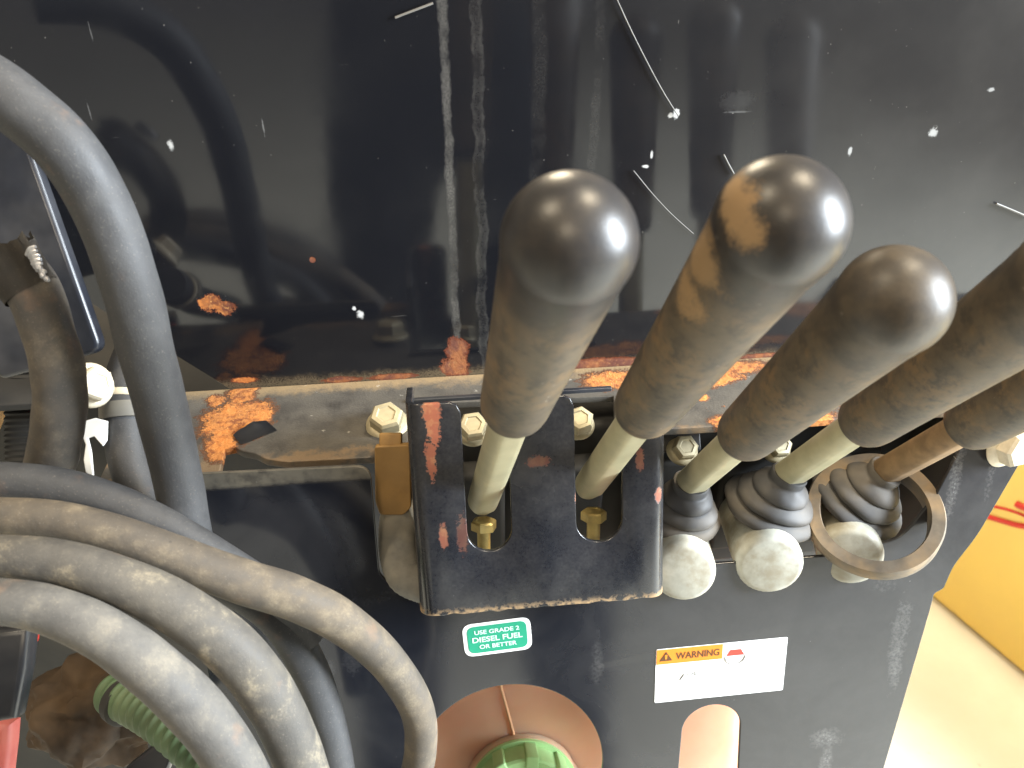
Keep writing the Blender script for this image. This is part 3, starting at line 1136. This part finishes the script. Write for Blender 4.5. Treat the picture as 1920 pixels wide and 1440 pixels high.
tag(obj('steel_ring', me_from(bm, 'steel_ring'), M['ring'], None, 40), 'loose dirty steel ring hanging round the boot of the rusty lever', 'ring')

# ================================================================== ochre bracket and woven sleeve left of the guard
br = empty('bracket', onL(738, 965, 0.02), 'ochre painted bracket strip hanging below the hex bolt', 'bracket')
bp = [at(702, 838, 0.458), at(768, 834, 0.458), at(771, 952, 0.475), at(757, 966, 0.477), at(712, 966, 0.477), at(704, 940, 0.474)]
bf = frame(bp[4], bp[1] * 0 + RGT, (bp[0] - bp[4]))
bi = bf.inverted()
slab('strip', [rounded([tuple((bi @ p).xy) for p in bp][::-1], 0.002)], 0.004, bf, M['brass'], br, 0.0007)
box('neck', (0, 0, 0), (0.0125, 0.010, 0.006), M['brass'], br, frame(at(733, 828, 0.462), RGT, UPV), 0.001)

sp_ = [at(752, 940, 0.492), at(746, 995, 0.486), at(748, 1040, 0.480), at(762, 1078, 0.476), at(800, 1096, 0.478)]
bm = bmesh.new()
pts = catmull(sp_, 14)
rad = [0.0112 for i in range(len(pts))]
tube_bm(bm, pts, [r * (1 + 0.025 * (i % 2)) for i, r in enumerate(rad)], 28)
tag(obj('woven_sleeve', me_from(bm, 'woven_sleeve'), M['sleeve']), 'grey woven sleeve curling out beneath the ochre bracket', 'sleeve')

# ================================================================== hoses
def hose(label, spec, mat, seed, name='hydraulic_hose', wob=0.03, group='rubber hoses at the machine side'):
    """spec: (px, py, depth, radius)"""
    pts = [at(x, y, d) for x, y, d, r in spec]
    o = tube(name, pts, [r for *_, r in spec], mat, None, 32, wob, seed, 10)
    return tag(o, label, 'hose', group)


H1 = hose('smooth grey hose arching in front of the upper black panel', [(-160, 110, .335, .0128), (-60, 140, .330, .0128), (30, 195, .330, .0128), (120, 275, .335, .0126), (190, 385, .345, .0124), (240, 520, .355, .0122), (273, 650, .368, .0120), (306, 780, .385, .0118), (334, 900, .402, .0116), (352, 1000, .412, .0115), (372, 1100, .418, .0115)], h_grey, 1)
hose('grey hose on top of the dusty coil, tucked behind the tan one', [(-120, 905, .385, .0092), (0, 902, .385, .0092), (120, 915, .387, .0092), (230, 950, .390, .0092), (330, 1000, .394, .0090), (430, 1060, .402, .0088), (520, 1120, .418, .0088), (580, 1200, .430, .0088)], h_grey, 2)
hose('tan dusty hose looping from the coil to above the amber tank', [(-120, 972, .368, .0085), (0, 968, .368, .0085), (120, 978, .370, .0088), (240, 1010, .374, .0092), (350, 1052, .380, .0098), (460, 1092, .388, .0106), (560, 1124, .398, .0108), (650, 1172, .412, .0105), (730, 1244, .428, .0098), (782, 1330, .445, .0094), (788, 1410, .456, .0090), (768, 1500, .465, .0090)], h_tan, 3)
hose('cream caked hose in the middle of the dusty coil', [(-120, 1045, .350, .0088), (0, 1042, .350, .0090), (120, 1056, .352, .0096), (240, 1096, .355, .0106), (350, 1152, .360, .0116), (440, 1222, .367, .0122), (505, 1305, .376, .0122), (552, 1400, .386, .0120), (585, 1500, .394, .0120)], h_cream, 4)
hose('pale grey hose lowest in the dusty coil', [(-120, 1128, .338, .0095), (0, 1128, .338, .0095), (100, 1146, .340, .0100), (200, 1192, .342, .0108), (290, 1258, .346, .0116), (370, 1335, .352, .0120), (430, 1415, .358, .0120), (480, 1510, .364, .0120)], h_pale, 5)
hose('dark grey hose running down behind the cream caked one', [(400, 1085, .418, .0098), (470, 1118, .420, .0098), (530, 1170, .424, .0098), (578, 1250, .432, .0098), (612, 1345, .442, .0096), (632, 1440, .452, .0096), (645, 1530, .460, .0096)], h_dark, 6)
hose('worn brown hose with a torn end beside the blue black post', [(18, 488, .372, .0118), (62, 548, .374, .0118), (88, 610, .377, .0116), (106, 690, .380, .0116), (112, 770, .388, .0118), (98, 850, .402, .0118), (78, 930, .420, .0118), (50, 1000, .435, .0118)], h_worn, 7, wob=0.10)
hose('short dull hose strapped with two bands near the zinc bolt', [(262, 640, .455, .0100), (240, 700, .446, .0108), (234, 770, .440, .0110), (238, 840, .437, .0108), (252, 900, .433, .0104), (268, 960, .428, .0100), (280, 1020, .424, .0100)], h_dark, 8)
# torn end of the worn hose: wire braid and frayed rubber
fr = empty('wire_braid', at(60, 500, 0.36), 'bright torn wire braid at the frayed end of the brown hose', 'wire')
for k in range(9):
    s = k / 8
    a = at(52 + 34 * s + random.uniform(-3, 3), 478 + 46 * s, 0.3645)
    b = at(70 + 18 * s + random.uniform(-4, 4), 462 + 64 * s, 0.3615)
    tube('strand', [a, (a + b) / 2 + UPV * 0.0006 - FWD * 0.0008, b], [0.0011, 0.0012, 0.0007], M['wire'], fr, 8)
fa, fb = at(20, 492, .372), at(58, 545, .374)
fx = frame(fa, (fa - fb).orthogonal(), (fa - fb).cross((fa - fb).orthogonal()))
bm = bmesh.new()
rows = [[], [], []]
for k in range(40):          # torn cuff round the hose end
    a_ = 2 * math.pi * k / 40
    jag = 0.006 + 0.008 * mnoise.noise(Vector((math.cos(a_) * 2.2, math.sin(a_) * 2.2, 3))) + random.uniform(-.0015, .003)
    for j, (rr_, hh_) in enumerate(((0.0124, -0.016), (0.0132, -0.002), (0.0134 + random.uniform(-.002, .002), jag))):
        rows[j].append(bm.verts.new(fx @ Vector((rr_ * math.cos(a_), rr_ * math.sin(a_), hh_))))
for j in range(2):
    for k in range(40):
        bm.faces.new((rows[j][k], rows[j][(k + 1) % 40], rows[j + 1][(k + 1) % 40], rows[j + 1][k]))
bmesh.ops.solidify(bm, geom=bm.faces[:], thickness=0.0016)
tag(obj('frayed_rubber', me_from(bm, 'frayed_rubber'), h_worn), 'ragged frayed rubber at the torn hose end against the post', 'rubber')
bpy.data.objects['frayed_rubber']['kind'] = 'stuff'


def band(label, c, ax_, r, wd, mat):
    m_ = frame(c, Vector(ax_).orthogonal(), Vector(ax_).cross(Vector(ax_).orthogonal()))
    bm_ = bmesh.new()
    lpb = [(r, -wd), (r + 0.0011, -wd), (r + 0.0016, -wd * 0.5), (r + 0.0016, wd * 0.5), (r + 0.0011, wd), (r, wd)]
    rg = [[bm_.verts.new(m_ @ Vector((q * math.cos(a), q * math.sin(a), h))) for q, h in lpb] for a in [2 * math.pi * k / 40 for k in range(40)]]
    for k in range(40):
        for j in range(6):
            bm_.faces.new((rg[k][j], rg[(k + 1) % 40][j], rg[(k + 1) % 40][(j + 1) % 6], rg[k][(j + 1) % 6]))
    return tag(obj('strap_band', me_from(bm_, 'strap_band'), mat), label, 'strap')


band('narrow cream band strapped round the short dull hose', at(236, 744, .443), (at(234, 770, .440) - at(240, 700, .446)), 0.0110, 0.0019, M['tie'])
band('wide grey band strapped below the cream one', at(235, 772, .440), (at(236, 800, .439) - at(234, 740, .442)), 0.0114, 0.0042, M['greytie'])

# ================================================================== stickers
def sticker(tl, tr, br_, bl):
    a, b, c, d = [onL(*p) for p in (tl, tr, br_, bl)]
    ctr = (a + b + c + d) / 4
    ex = ((b - a) + (c - d)) / 2
    ey = ((a - d) + (b - c)) / 2
    ey = ey - ex.normalized() * ey.dot(ex.normalized())
    return frame(ctr + LN * 0.0004, ex, ey), ex.length, ey.length


sm1, sw1, sh1 = sticker((868, 1172), (996, 1155), (996, 1216), (870, 1232))
fs = empty('fuel_sticker', sm1.to_translation(), 'small green fuel sticker with white rounded border below the lever guard', 'sticker')


def rect(w_, h_, r_):
    return rounded([(-w_ / 2, -h_ / 2), (w_ / 2, -h_ / 2), (w_ / 2, h_ / 2), (-w_ / 2, h_ / 2)], r_)


def lift(m_, z):
    return m_ @ Matrix.Translation((0, 0, z))


slab('border', [rect(sw1, sh1, 0.006)], 0.0003, sm1, M['white'], fs, 0.00005)
slab('field', [rect(sw1 * 0.875, sh1 * 0.82, 0.0046)], 0.0002, lift(sm1, 0.0002), M['greenvinyl'], fs, 0.00003)
for s, dy, wf, hf in (('USE GRADE 2', 0.225, 0.66, 0.13), ('DIESEL FUEL', 0.0, 0.74, 0.165), ('OR BETTER', -0.225, 0.55, 0.13)):
    obj('lettering', text_mesh(s, sw1 * wf, sh1 * hf, lift(sm1, 0.00035) @ Matrix.Translation((0, sh1 * dy, 0)), 0.022), M['mint'], fs, 0)

sm2, sw2, sh2 = sticker((1232, 1217), (1479, 1194), (1465, 1293), (1225, 1318))
ws = empty('warning_sticker', sm2.to_translation(), 'white warning sticker with an orange header above the narrow sight slot', 'sticker')
slab('backing', [rect(sw2, sh2, 0.0012)], 0.0003, sm2, M['white'], ws, 0.00005)
hw, hh = sw2 * 0.50, sh2 * 0.27
hm = lift(sm2, 0.0002) @ Matrix.Translation((-sw2 / 2 + hw / 2 + 0.0004, sh2 / 2 - hh / 2 - 0.0004, 0))
slab('header', [rect(hw, hh, 0.0004)], 0.0002, hm, M['orangevinyl'], ws, 0.00003)
obj('lettering', text_mesh('WARNING', hw * 0.66, hh * 0.46, lift(hm, 0.00015) @ Matrix.Translation((hw * 0.12, 0, 0)), 0.018), M['ink'], ws, 0)
tri = slab('warning_triangle', [rounded([(-0.0042, -0.0030), (0.0042, -0.0030), (0, 0.0040)], 0.0006)], 0.0001, lift(hm, 0.00015) @ Matrix.Translation((-hw * 0.36, 0, 0)), M['ink'], ws, 0.00002)
slab('exclamation_mark', [[(-0.0006, -0.0010), (0.0006, -0.0010), (0.0008, 0.0022), (-0.0008, 0.0022)]], 0.0001, lift(hm, 0.00028) @ Matrix.Translation((-hw * 0.36, -0.0006, 0)), M['orangevinyl'], tri, 0.00002)
pm_ = lift(sm2, 0.0002) @ Matrix.Translation((sw2 * 0.105, sh2 * 0.27, 0))
slab('red_mark', [[(-0.0058, -0.0005), (0.0058, -0.0005), (0.0034, 0.0040), (-0.0034, 0.0040)]], 0.0001, pm_, M['redink'], ws, 0.00002)
bm = bmesh.new()
tube_bm(bm, [pm_ @ Vector((0.0065 * math.cos(a), -0.001 + 0.0068 * math.sin(a) * 0.9, 0.00005)) for a in [math.pi + math.pi * k / 16 for k in range(17)]], 0.00035, 6)
tube_bm(bm, [pm_ @ Vector((-0.0035 + 0.0007 * k, -0.0052 + 0.0004 * (k % 2), 0.00005)) for k in range(9)], 0.0003, 6)
obj('round_symbol', me_from(bm, 'round_symbol'), M['greyink'], ws)
bm = bmesh.new()
qm = lift(sm2, 0.0002) @ Matrix.Translation((-sw2 * 0.24, -sh2 * 0.03, 0))
for ln in (((-.006, -.003), (-.004, 0), (-.0035, .0015)), ((-.001, .0012), (.0008, .0002), (.0022, .0012)), ((.003, .001), (.0045, 0), (.006, -.0008)), ((.0035, .0022), (.0042, .0008), (.0038, -.0004))):
    tube_bm(bm, [qm @ Vector((x, y, 0.00005)) for x, y in ln], 0.00035, 6)
obj('sketch_mark', me_from(bm, 'sketch_mark'), M['greyink'], ws)

# ================================================================== fuel tank seen through the holes
TOFF = -0.030
tc = onL(1010, 1500, -0.075)
tank = empty('fuel_tank', tc, 'amber plastic fuel tank with a green ribbed cap behind the round hole', 'tank')
tm = frame(L0, (1, 0, 0), LU)


def l3(x, y, off):
    p = tm.inverted() @ onL(x, y, off)
    return p


bm = bmesh.new()
tl_, tr_ = l3(700, 1300, -0.06).x, l3(1425, 1300, -0.06).x
ty = l3(980, 1262, -0.06).y
box_bm(bm, ((tl_ + tr_) / 2, ty - 0.17, -0.125), (tr_ - tl_, 0.36, 0.13), tm, 0.022)
shell = obj('shell', me_from(bm, 'shell'), M['tank'], tank, 50)
# moulded seam and shoulder
sx_ = l3(935, 1340, -0.058).x
tube('seam', [tm @ Vector((sx_ + 0.001 * k, ty + 0.004 - 0.0055 * k, -0.0595)) for k in range(14)], 0.0011, M['seam'], tank, 8, per=1)
fc = l3(985, 1522, -0.03)
fm = tm @ Matrix.Translation((fc.x, fc.y, -0.062)) @ Matrix.Rotation(R(-16), 4, 'X')
lathe('filler_neck', [(0.050, -0.012), (0.046, 0.000), (0.0405, 0.006), (0.040, 0.020)], fm, M['tank'], tank, 48, 50)
cap = lathe('cap', [(0.034, 0.020), (0.0405, 0.022), (0.0405, 0.025), (0.0375, 0.0255), (0.0370, 0.043), (0.0355, 0.045), (0.026, 0.0455), (0.0245, 0.042), (0, 0.0415)], fm, M['greencap'], tank, 64, 35)
for k in range(10):
    box('rib', (0.0345, 0, 0.0355), (0.010, 0.0090, 0.0220), M['greencap'], cap, fm @ Matrix.Rotation(2 * math.pi * k / 10 + 0.15, 4, 'Z'), 0.0012)

# ================================================================== straws and hairs caught on the upper panel
ST = [('long pale hair strand hanging at the top of the black panel', [(1155, -5), (1180, 50), (1215, 120), (1245, 175), (1272, 218)], 0.00034),
      ('short pale straw lying aslant near the dried drip', [(741, 33), (775, 20), (812, 6)], 0.0006),
      ('faint hair strand reaching towards the shiny knob', [(1188, 320), (1225, 365), (1260, 402), (1300, 438)], 0.00028),
      ('pale straw at the panel edge above the dusty brown grip', [(1868, 382), (1895, 393), (1930, 408)], 0.0007),
      ('tiny stiff bristle behind the mud smeared knob', [(1357, 290), (1366, 308), (1376, 326)], 0.0005)]
for lab, px, r_ in ST:
    tag(tube('straw', [onW(x, y, 0.0012) for x, y in px], r_, M['straw'], None, 6), lab, 'straw', 'straws stuck on the upper panel')

# ================================================================== yellow machine standing behind at the right
ya, yb = onZ(1690, 1078, 0), onZ(1960, 1306, 0)
yd = (yb - ya).normalized()
yn = Vector((-yd.y, yd.x, 0))
if yn.dot(CAM - ya) > 0:
    yn = -yn
ym = empty('yellow_machine', (ya + yb) / 2, 'bright yellow machine body with red script lines standing on the pale floor', 'machine')
ymx = frame(ya, yd, Vector((0, 0, 1)))
box('body', (0.15, 0.26, -0.35), (1.9, 0.52, 0.70), M['yellow'], ym, ymx, 0.02)


def onY_(x, y):
    n_ = ymx.to_3x3() @ Vector((0, 0, 1))
    return on(x, y, ya + n_ * 0.001, n_)


for pts_, r_ in (([(1850, 968), (1880, 977), (1910, 985), (1950, 990)], 0.0048), ([(1864, 950), (1890, 956), (1920, 967), (1950, 985)], 0.0024), ([(1906, 944), (1916, 950), (1940, 958)], 0.006)):
    tube('script_stroke', [onY_(*p) for p in pts_], r_, M['redpaint'], ym, 12, flat=1.0)

# ================================================================== things in the gap at the lower left
gh = empty('green_corrugated_hose', at(250, 1350, 0.47), 'dull green corrugated hose end below the pale grey hose', 'hose')
a, b = at(212, 1300, 0.50), at(410, 1445, 0.440)
n = 120
pts = [a + (b - a) * (k / n) + UPV * (-0.012 * math.sin(math.pi * k / n)) * -0.4 for k in range(n + 1)]
bm = bmesh.new()
tube_bm(bm, pts, [0.0122 * (1 + 0.06 * math.sin(2 * math.pi * 15 * k / n)) for k in range(n + 1)], 32)
obj('ribbed_tube', me_from(bm, 'ribbed_tube'), M['greenhose'], gh)
band_m = frame(a + (b - a) * 0.12, (b - a).orthogonal(), (b - a).cross((b - a).orthogonal()))
lathe('clamp', [(0.0128, -0.004), (0.0140, -0.003), (0.0140, 0.003), (0.0128, 0.004)], band_m, M['dark'], gh, 40)

bm = bmesh.new()
bmesh.ops.create_icosphere(bm, subdivisions=5, radius=1)
cb = at(185, 1330, 0.53)
for v in bm.verts:
    d = 1 + 0.30 * mnoise.noise(v.co * 2.2) + 0.12 * mnoise.noise(v.co * 6)
    v.co = cb + RGT * (v.co.x * 0.040 * d) + UPV * (v.co.y * 0.034 * d) + FWD * (v.co.z * 0.03 * d)
tag(obj('rusty_casting', me_from(bm, 'rusty_casting'), M['brownrust']), 'rough brown rusty casting in the dark gap behind the green hose', 'casting')


def pxslab(name, px, depth, thick, mat, label=None, cat=None, parent=None, bevel=0.001, tilt=(0, 0), group=None):
    """a plate cut to an outline, facing the viewer side, at a real depth; tilt = depth change per 1000 px in x and y"""
    pts = [at(x, y, depth + tilt[0] * (x - px[0][0]) / 1000 + tilt[1] * (y - px[0][1]) / 1000) for x, y in px]
    c = sum(pts, Vector()) / len(pts)
    n_ = Vector()
    for i in range(len(pts)):
        n_ += (pts[i] - c).cross(pts[(i + 1) % len(pts)] - c)
    n_.normalize()
    if n_.dot(CAM - c) < 0:
        n_ = -n_
    ex = RGT - n_ * RGT.dot(n_)
    f_ = frame(c, ex, n_.cross(ex))
    inv = f_.inverted()
    q = [tuple((inv @ p).xy) for p in pts]
    ar = sum(q[i][0] * q[(i + 1) % len(q)][1] - q[(i + 1) % len(q)][0] * q[i][1] for i in range(len(q)))
    if ar < 0:
        q = q[::-1]
    o = slab(name, [q], thick, f_, mat, parent, bevel)
    if label:
        tag(o, label, cat, group)
    return o


pxslab('flat_bar', [(-60, 1190), (52, 1178), (44, 1260), (26, 1350), (-60, 1366)], 0.40, 0.012, M['frame'], 'dark flat bar end hanging in front of the red strip', 'bar', bevel=0.003)
pxslab('red_strip', [(-60, 1352), (19, 1358), (16, 1400), (4, 1500), (-60, 1500)], 0.42, 0.012, M['redplastic'], 'faded red strip below the dark flat bar', 'strip', bevel=0.004)
pxslab('red_tag', [(54, 1175), (70, 1178), (68, 1200), (61, 1214), (53, 1204)], 0.41, 0.003, M['redpaint'], 'small red tag peeping out under the pale hose', 'tag', bevel=0.0008)
pxslab('steel_bar', [(235, 1440), (300, 1388), (330, 1400), (290, 1500), (200, 1520)], 0.46, 0.010, M['frame'], 'dark blue steel bar under the green corrugated hose', 'bar', bevel=0.002)
# tan bars and a black ribbed pipe behind the post at the left edge
tag(tube('tan_bar', [at(-45, 560, .62), at(0, 610, .62), at(30, 560, .63), at(48, 470, .64)], 0.012, M['wood'], None, 16), 'curved tan bar far behind the worn brown hose', 'bar')
tag(tube('tan_rod', [at(28, 640, .60), at(4, 740, .60), at(-30, 830, .60)], 0.0065, M['wood'], None, 16), 'thin tan rod slanting beside the black ribbed pipe', 'rod')
pts = [at(55, 620, .56) + (at(60, 900, .56) - at(55, 620, .56)) * (k / 160) for k in range(161)]
bm = bmesh.new()
tube_bm(bm, pts, [0.0155 * (1 + 0.035 * math.sin(2 * math.pi * 26 * k / 160)) for k in range(161)], 28)
tag(obj('ribbed_pipe', me_from(bm, 'ribbed_pipe'), M['dark']), 'black ribbed pipe hidden behind the worn brown hose', 'pipe')
pxslab('cross_strap', [(-60, 604), (42, 600), (44, 636), (-60, 642)], 0.50, 0.006, M['dark'], 'black cross strap between the tan bar and the worn hose', 'strap', bevel=0.001)
# white scrap standing in for bright background seen between the hoses
pxslab('bright_gap_cutout', [(148, 792), (178, 784), (200, 790), (199, 826), (192, 836), (176, 818), (164, 822), (170, 850), (174, 894), (160, 886), (156, 862), (160, 834), (150, 806)], 0.425, 0.002, M['white'], 'bright background stand-in, white scrap between the worn hose and the strapped one', 'cutout', bevel=0.0005)
# dark sheets added inside the machine to block light behind valve and hoses
box('inner_light_block', (-0.22, 0.640, 0.585), (1.30, 0.006, 0.79), M['dark'], machine, None, 0.001)
box('top_light_block', (-0.02, 0.545, 0.958), (0.74, 0.190, 0.005), M['dark'], machine, None, 0.001)
box('side_light_block', (0.312, 0.495, 0.901), (0.004, 0.285, 0.120), M['dark'], machine, None, 0.001)

# ================================================================== the photographer, mirrored in the gloss of the upper panel
def person():
    t = NT('dark_work_clothes')
    O = t.obj()
    X, Y, Z = t.sep(O)
    n = t.noise(O, 40, 4)
    cloth = t.mix(t.ramp(Z, 0.99, 1.0), t.mix(n, (0.012, 0.014, 0.022), (0.02, 0.024, 0.036)), t.mix(n, (0.010, 0.010, 0.011), (0.018, 0.018, 0.019)))
    skin = t.mx(t.ramp(Z, 1.50, 1.51), t.mul(t.ramp(Y, 0.24, 0.26), t.ramp(Z, 1.0, 1.02)))
    shoe = t.ramp(Z, 0.075, 0.07)
    c = t.mix(skin, cloth, (0.45, 0.25, 0.17))
    c = t.mix(t.ramp(Z, 1.68, 1.69), c, (0.03, 0.02, 0.015))
    t.set('Base Color', t.mix(shoe, c, (0.03, 0.02, 0.012)))
    t.set('Roughness', 0.85)
    V, E, Rr = [], [], []

    def v(co, r, link=None):
        V.append(co)
        Rr.append(r)
        if link is not None:
            E.append((link, len(V) - 1))
        return len(V) - 1
    pel = v((0, 0, 0.96), (0.165, 0.115))
    waist = v((0, 0, 1.10), (0.150, 0.105), pel)
    chest = v((0, 0.005, 1.30), (0.165, 0.115), waist)
    sh = v((0, 0, 1.43), (0.12, 0.09), chest)
    neck = v((0, 0.01, 1.51), (0.055, 0.055), sh)
    head0 = v((0, 0.03, 1.58), (0.066, 0.075), neck)
    head1 = v((0, 0.03, 1.67), (0.075, 0.090), head0)
    v((0, 0.02, 1.75), (0.05, 0.06), head1)
    v((0, 0.135, 1.615), (0.012, 0.014), head0)
    for sx in (-1, 1):
        hip = v((sx * 0.10, 0, 0.88), (0.095, 0.095), pel)
        th = v((sx * 0.115, 0.01, 0.70), (0.082, 0.085), hip)
        kn = v((sx * 0.12, 0.02, 0.50), (0.060, 0.062), th)
        ca = v((sx * 0.125, -0.01, 0.34), (0.055, 0.060), kn)
        an = v((sx * 0.13, -0.01, 0.10), (0.042, 0.045), ca)
        he = v((sx * 0.13, 0.0, 0.045), (0.040, 0.042), an)
        v((sx * 0.145, 0.16, 0.035), (0.040, 0.030), he)
        s0_ = v((sx * 0.185, 0, 1.42), (0.062, 0.062), sh)
        el = v((sx * 0.235, 0.04, 1.14), (0.045, 0.045), s0_)
        wr = v((sx * 0.15, 0.235, 1.235), (0.029, 0.027), el)
        pa = v((sx * 0.128, 0.275, 1.262), (0.030, 0.018), wr)
        for k in range(4):
            a_ = v((sx * (0.110 + 0.004 * k), 0.300, 1.288 - 0.019 * k), (0.009, 0.009), pa)
            b_ = v((sx * (0.092 + 0.004 * k), 0.312, 1.290 - 0.019 * k), (0.008, 0.008), a_)
            v((sx * (0.076 + 0.005 * k), 0.306, 1.288 - 0.018 * k), (0.007, 0.007), b_)
        a_ = v((sx * 0.105, 0.272, 1.290), (0.010, 0.010), pa)
        v((sx * 0.085, 0.276, 1.302), (0.009, 0.009), a_)
    me = bpy.data.meshes.new('person')
    me.from_pydata(V, E, [])
    o = bpy.data.objects.new('person', me)
    COL.objects.link(o)
    me.materials.append(t.m)
    sk = o.modifiers.new('skin', 'SKIN')
    sk.use_smooth_shade = True
    layer = me.skin_vertices[0].data if me.skin_vertices else None
    if layer is None:
        bm_ = bmesh.new()
        bm_.from_mesh(me)
        bm_.verts.layers.skin.verify()
        bm_.to_mesh(me)
        bm_.free()
        layer = me.skin_vertices[0].data
    for i_, r_ in enumerate(Rr):
        layer[i_].radius = r_
        layer[i_].use_root = (i_ == 0)
    sb = o.modifiers.new('smooth', 'SUBSURF')
    sb.levels = sb.render_levels = 2
    o.location = (0.035, -0.33, 0)
    tag(o, 'person in dark work clothes raising both hands in front of the machine', 'person')


person()
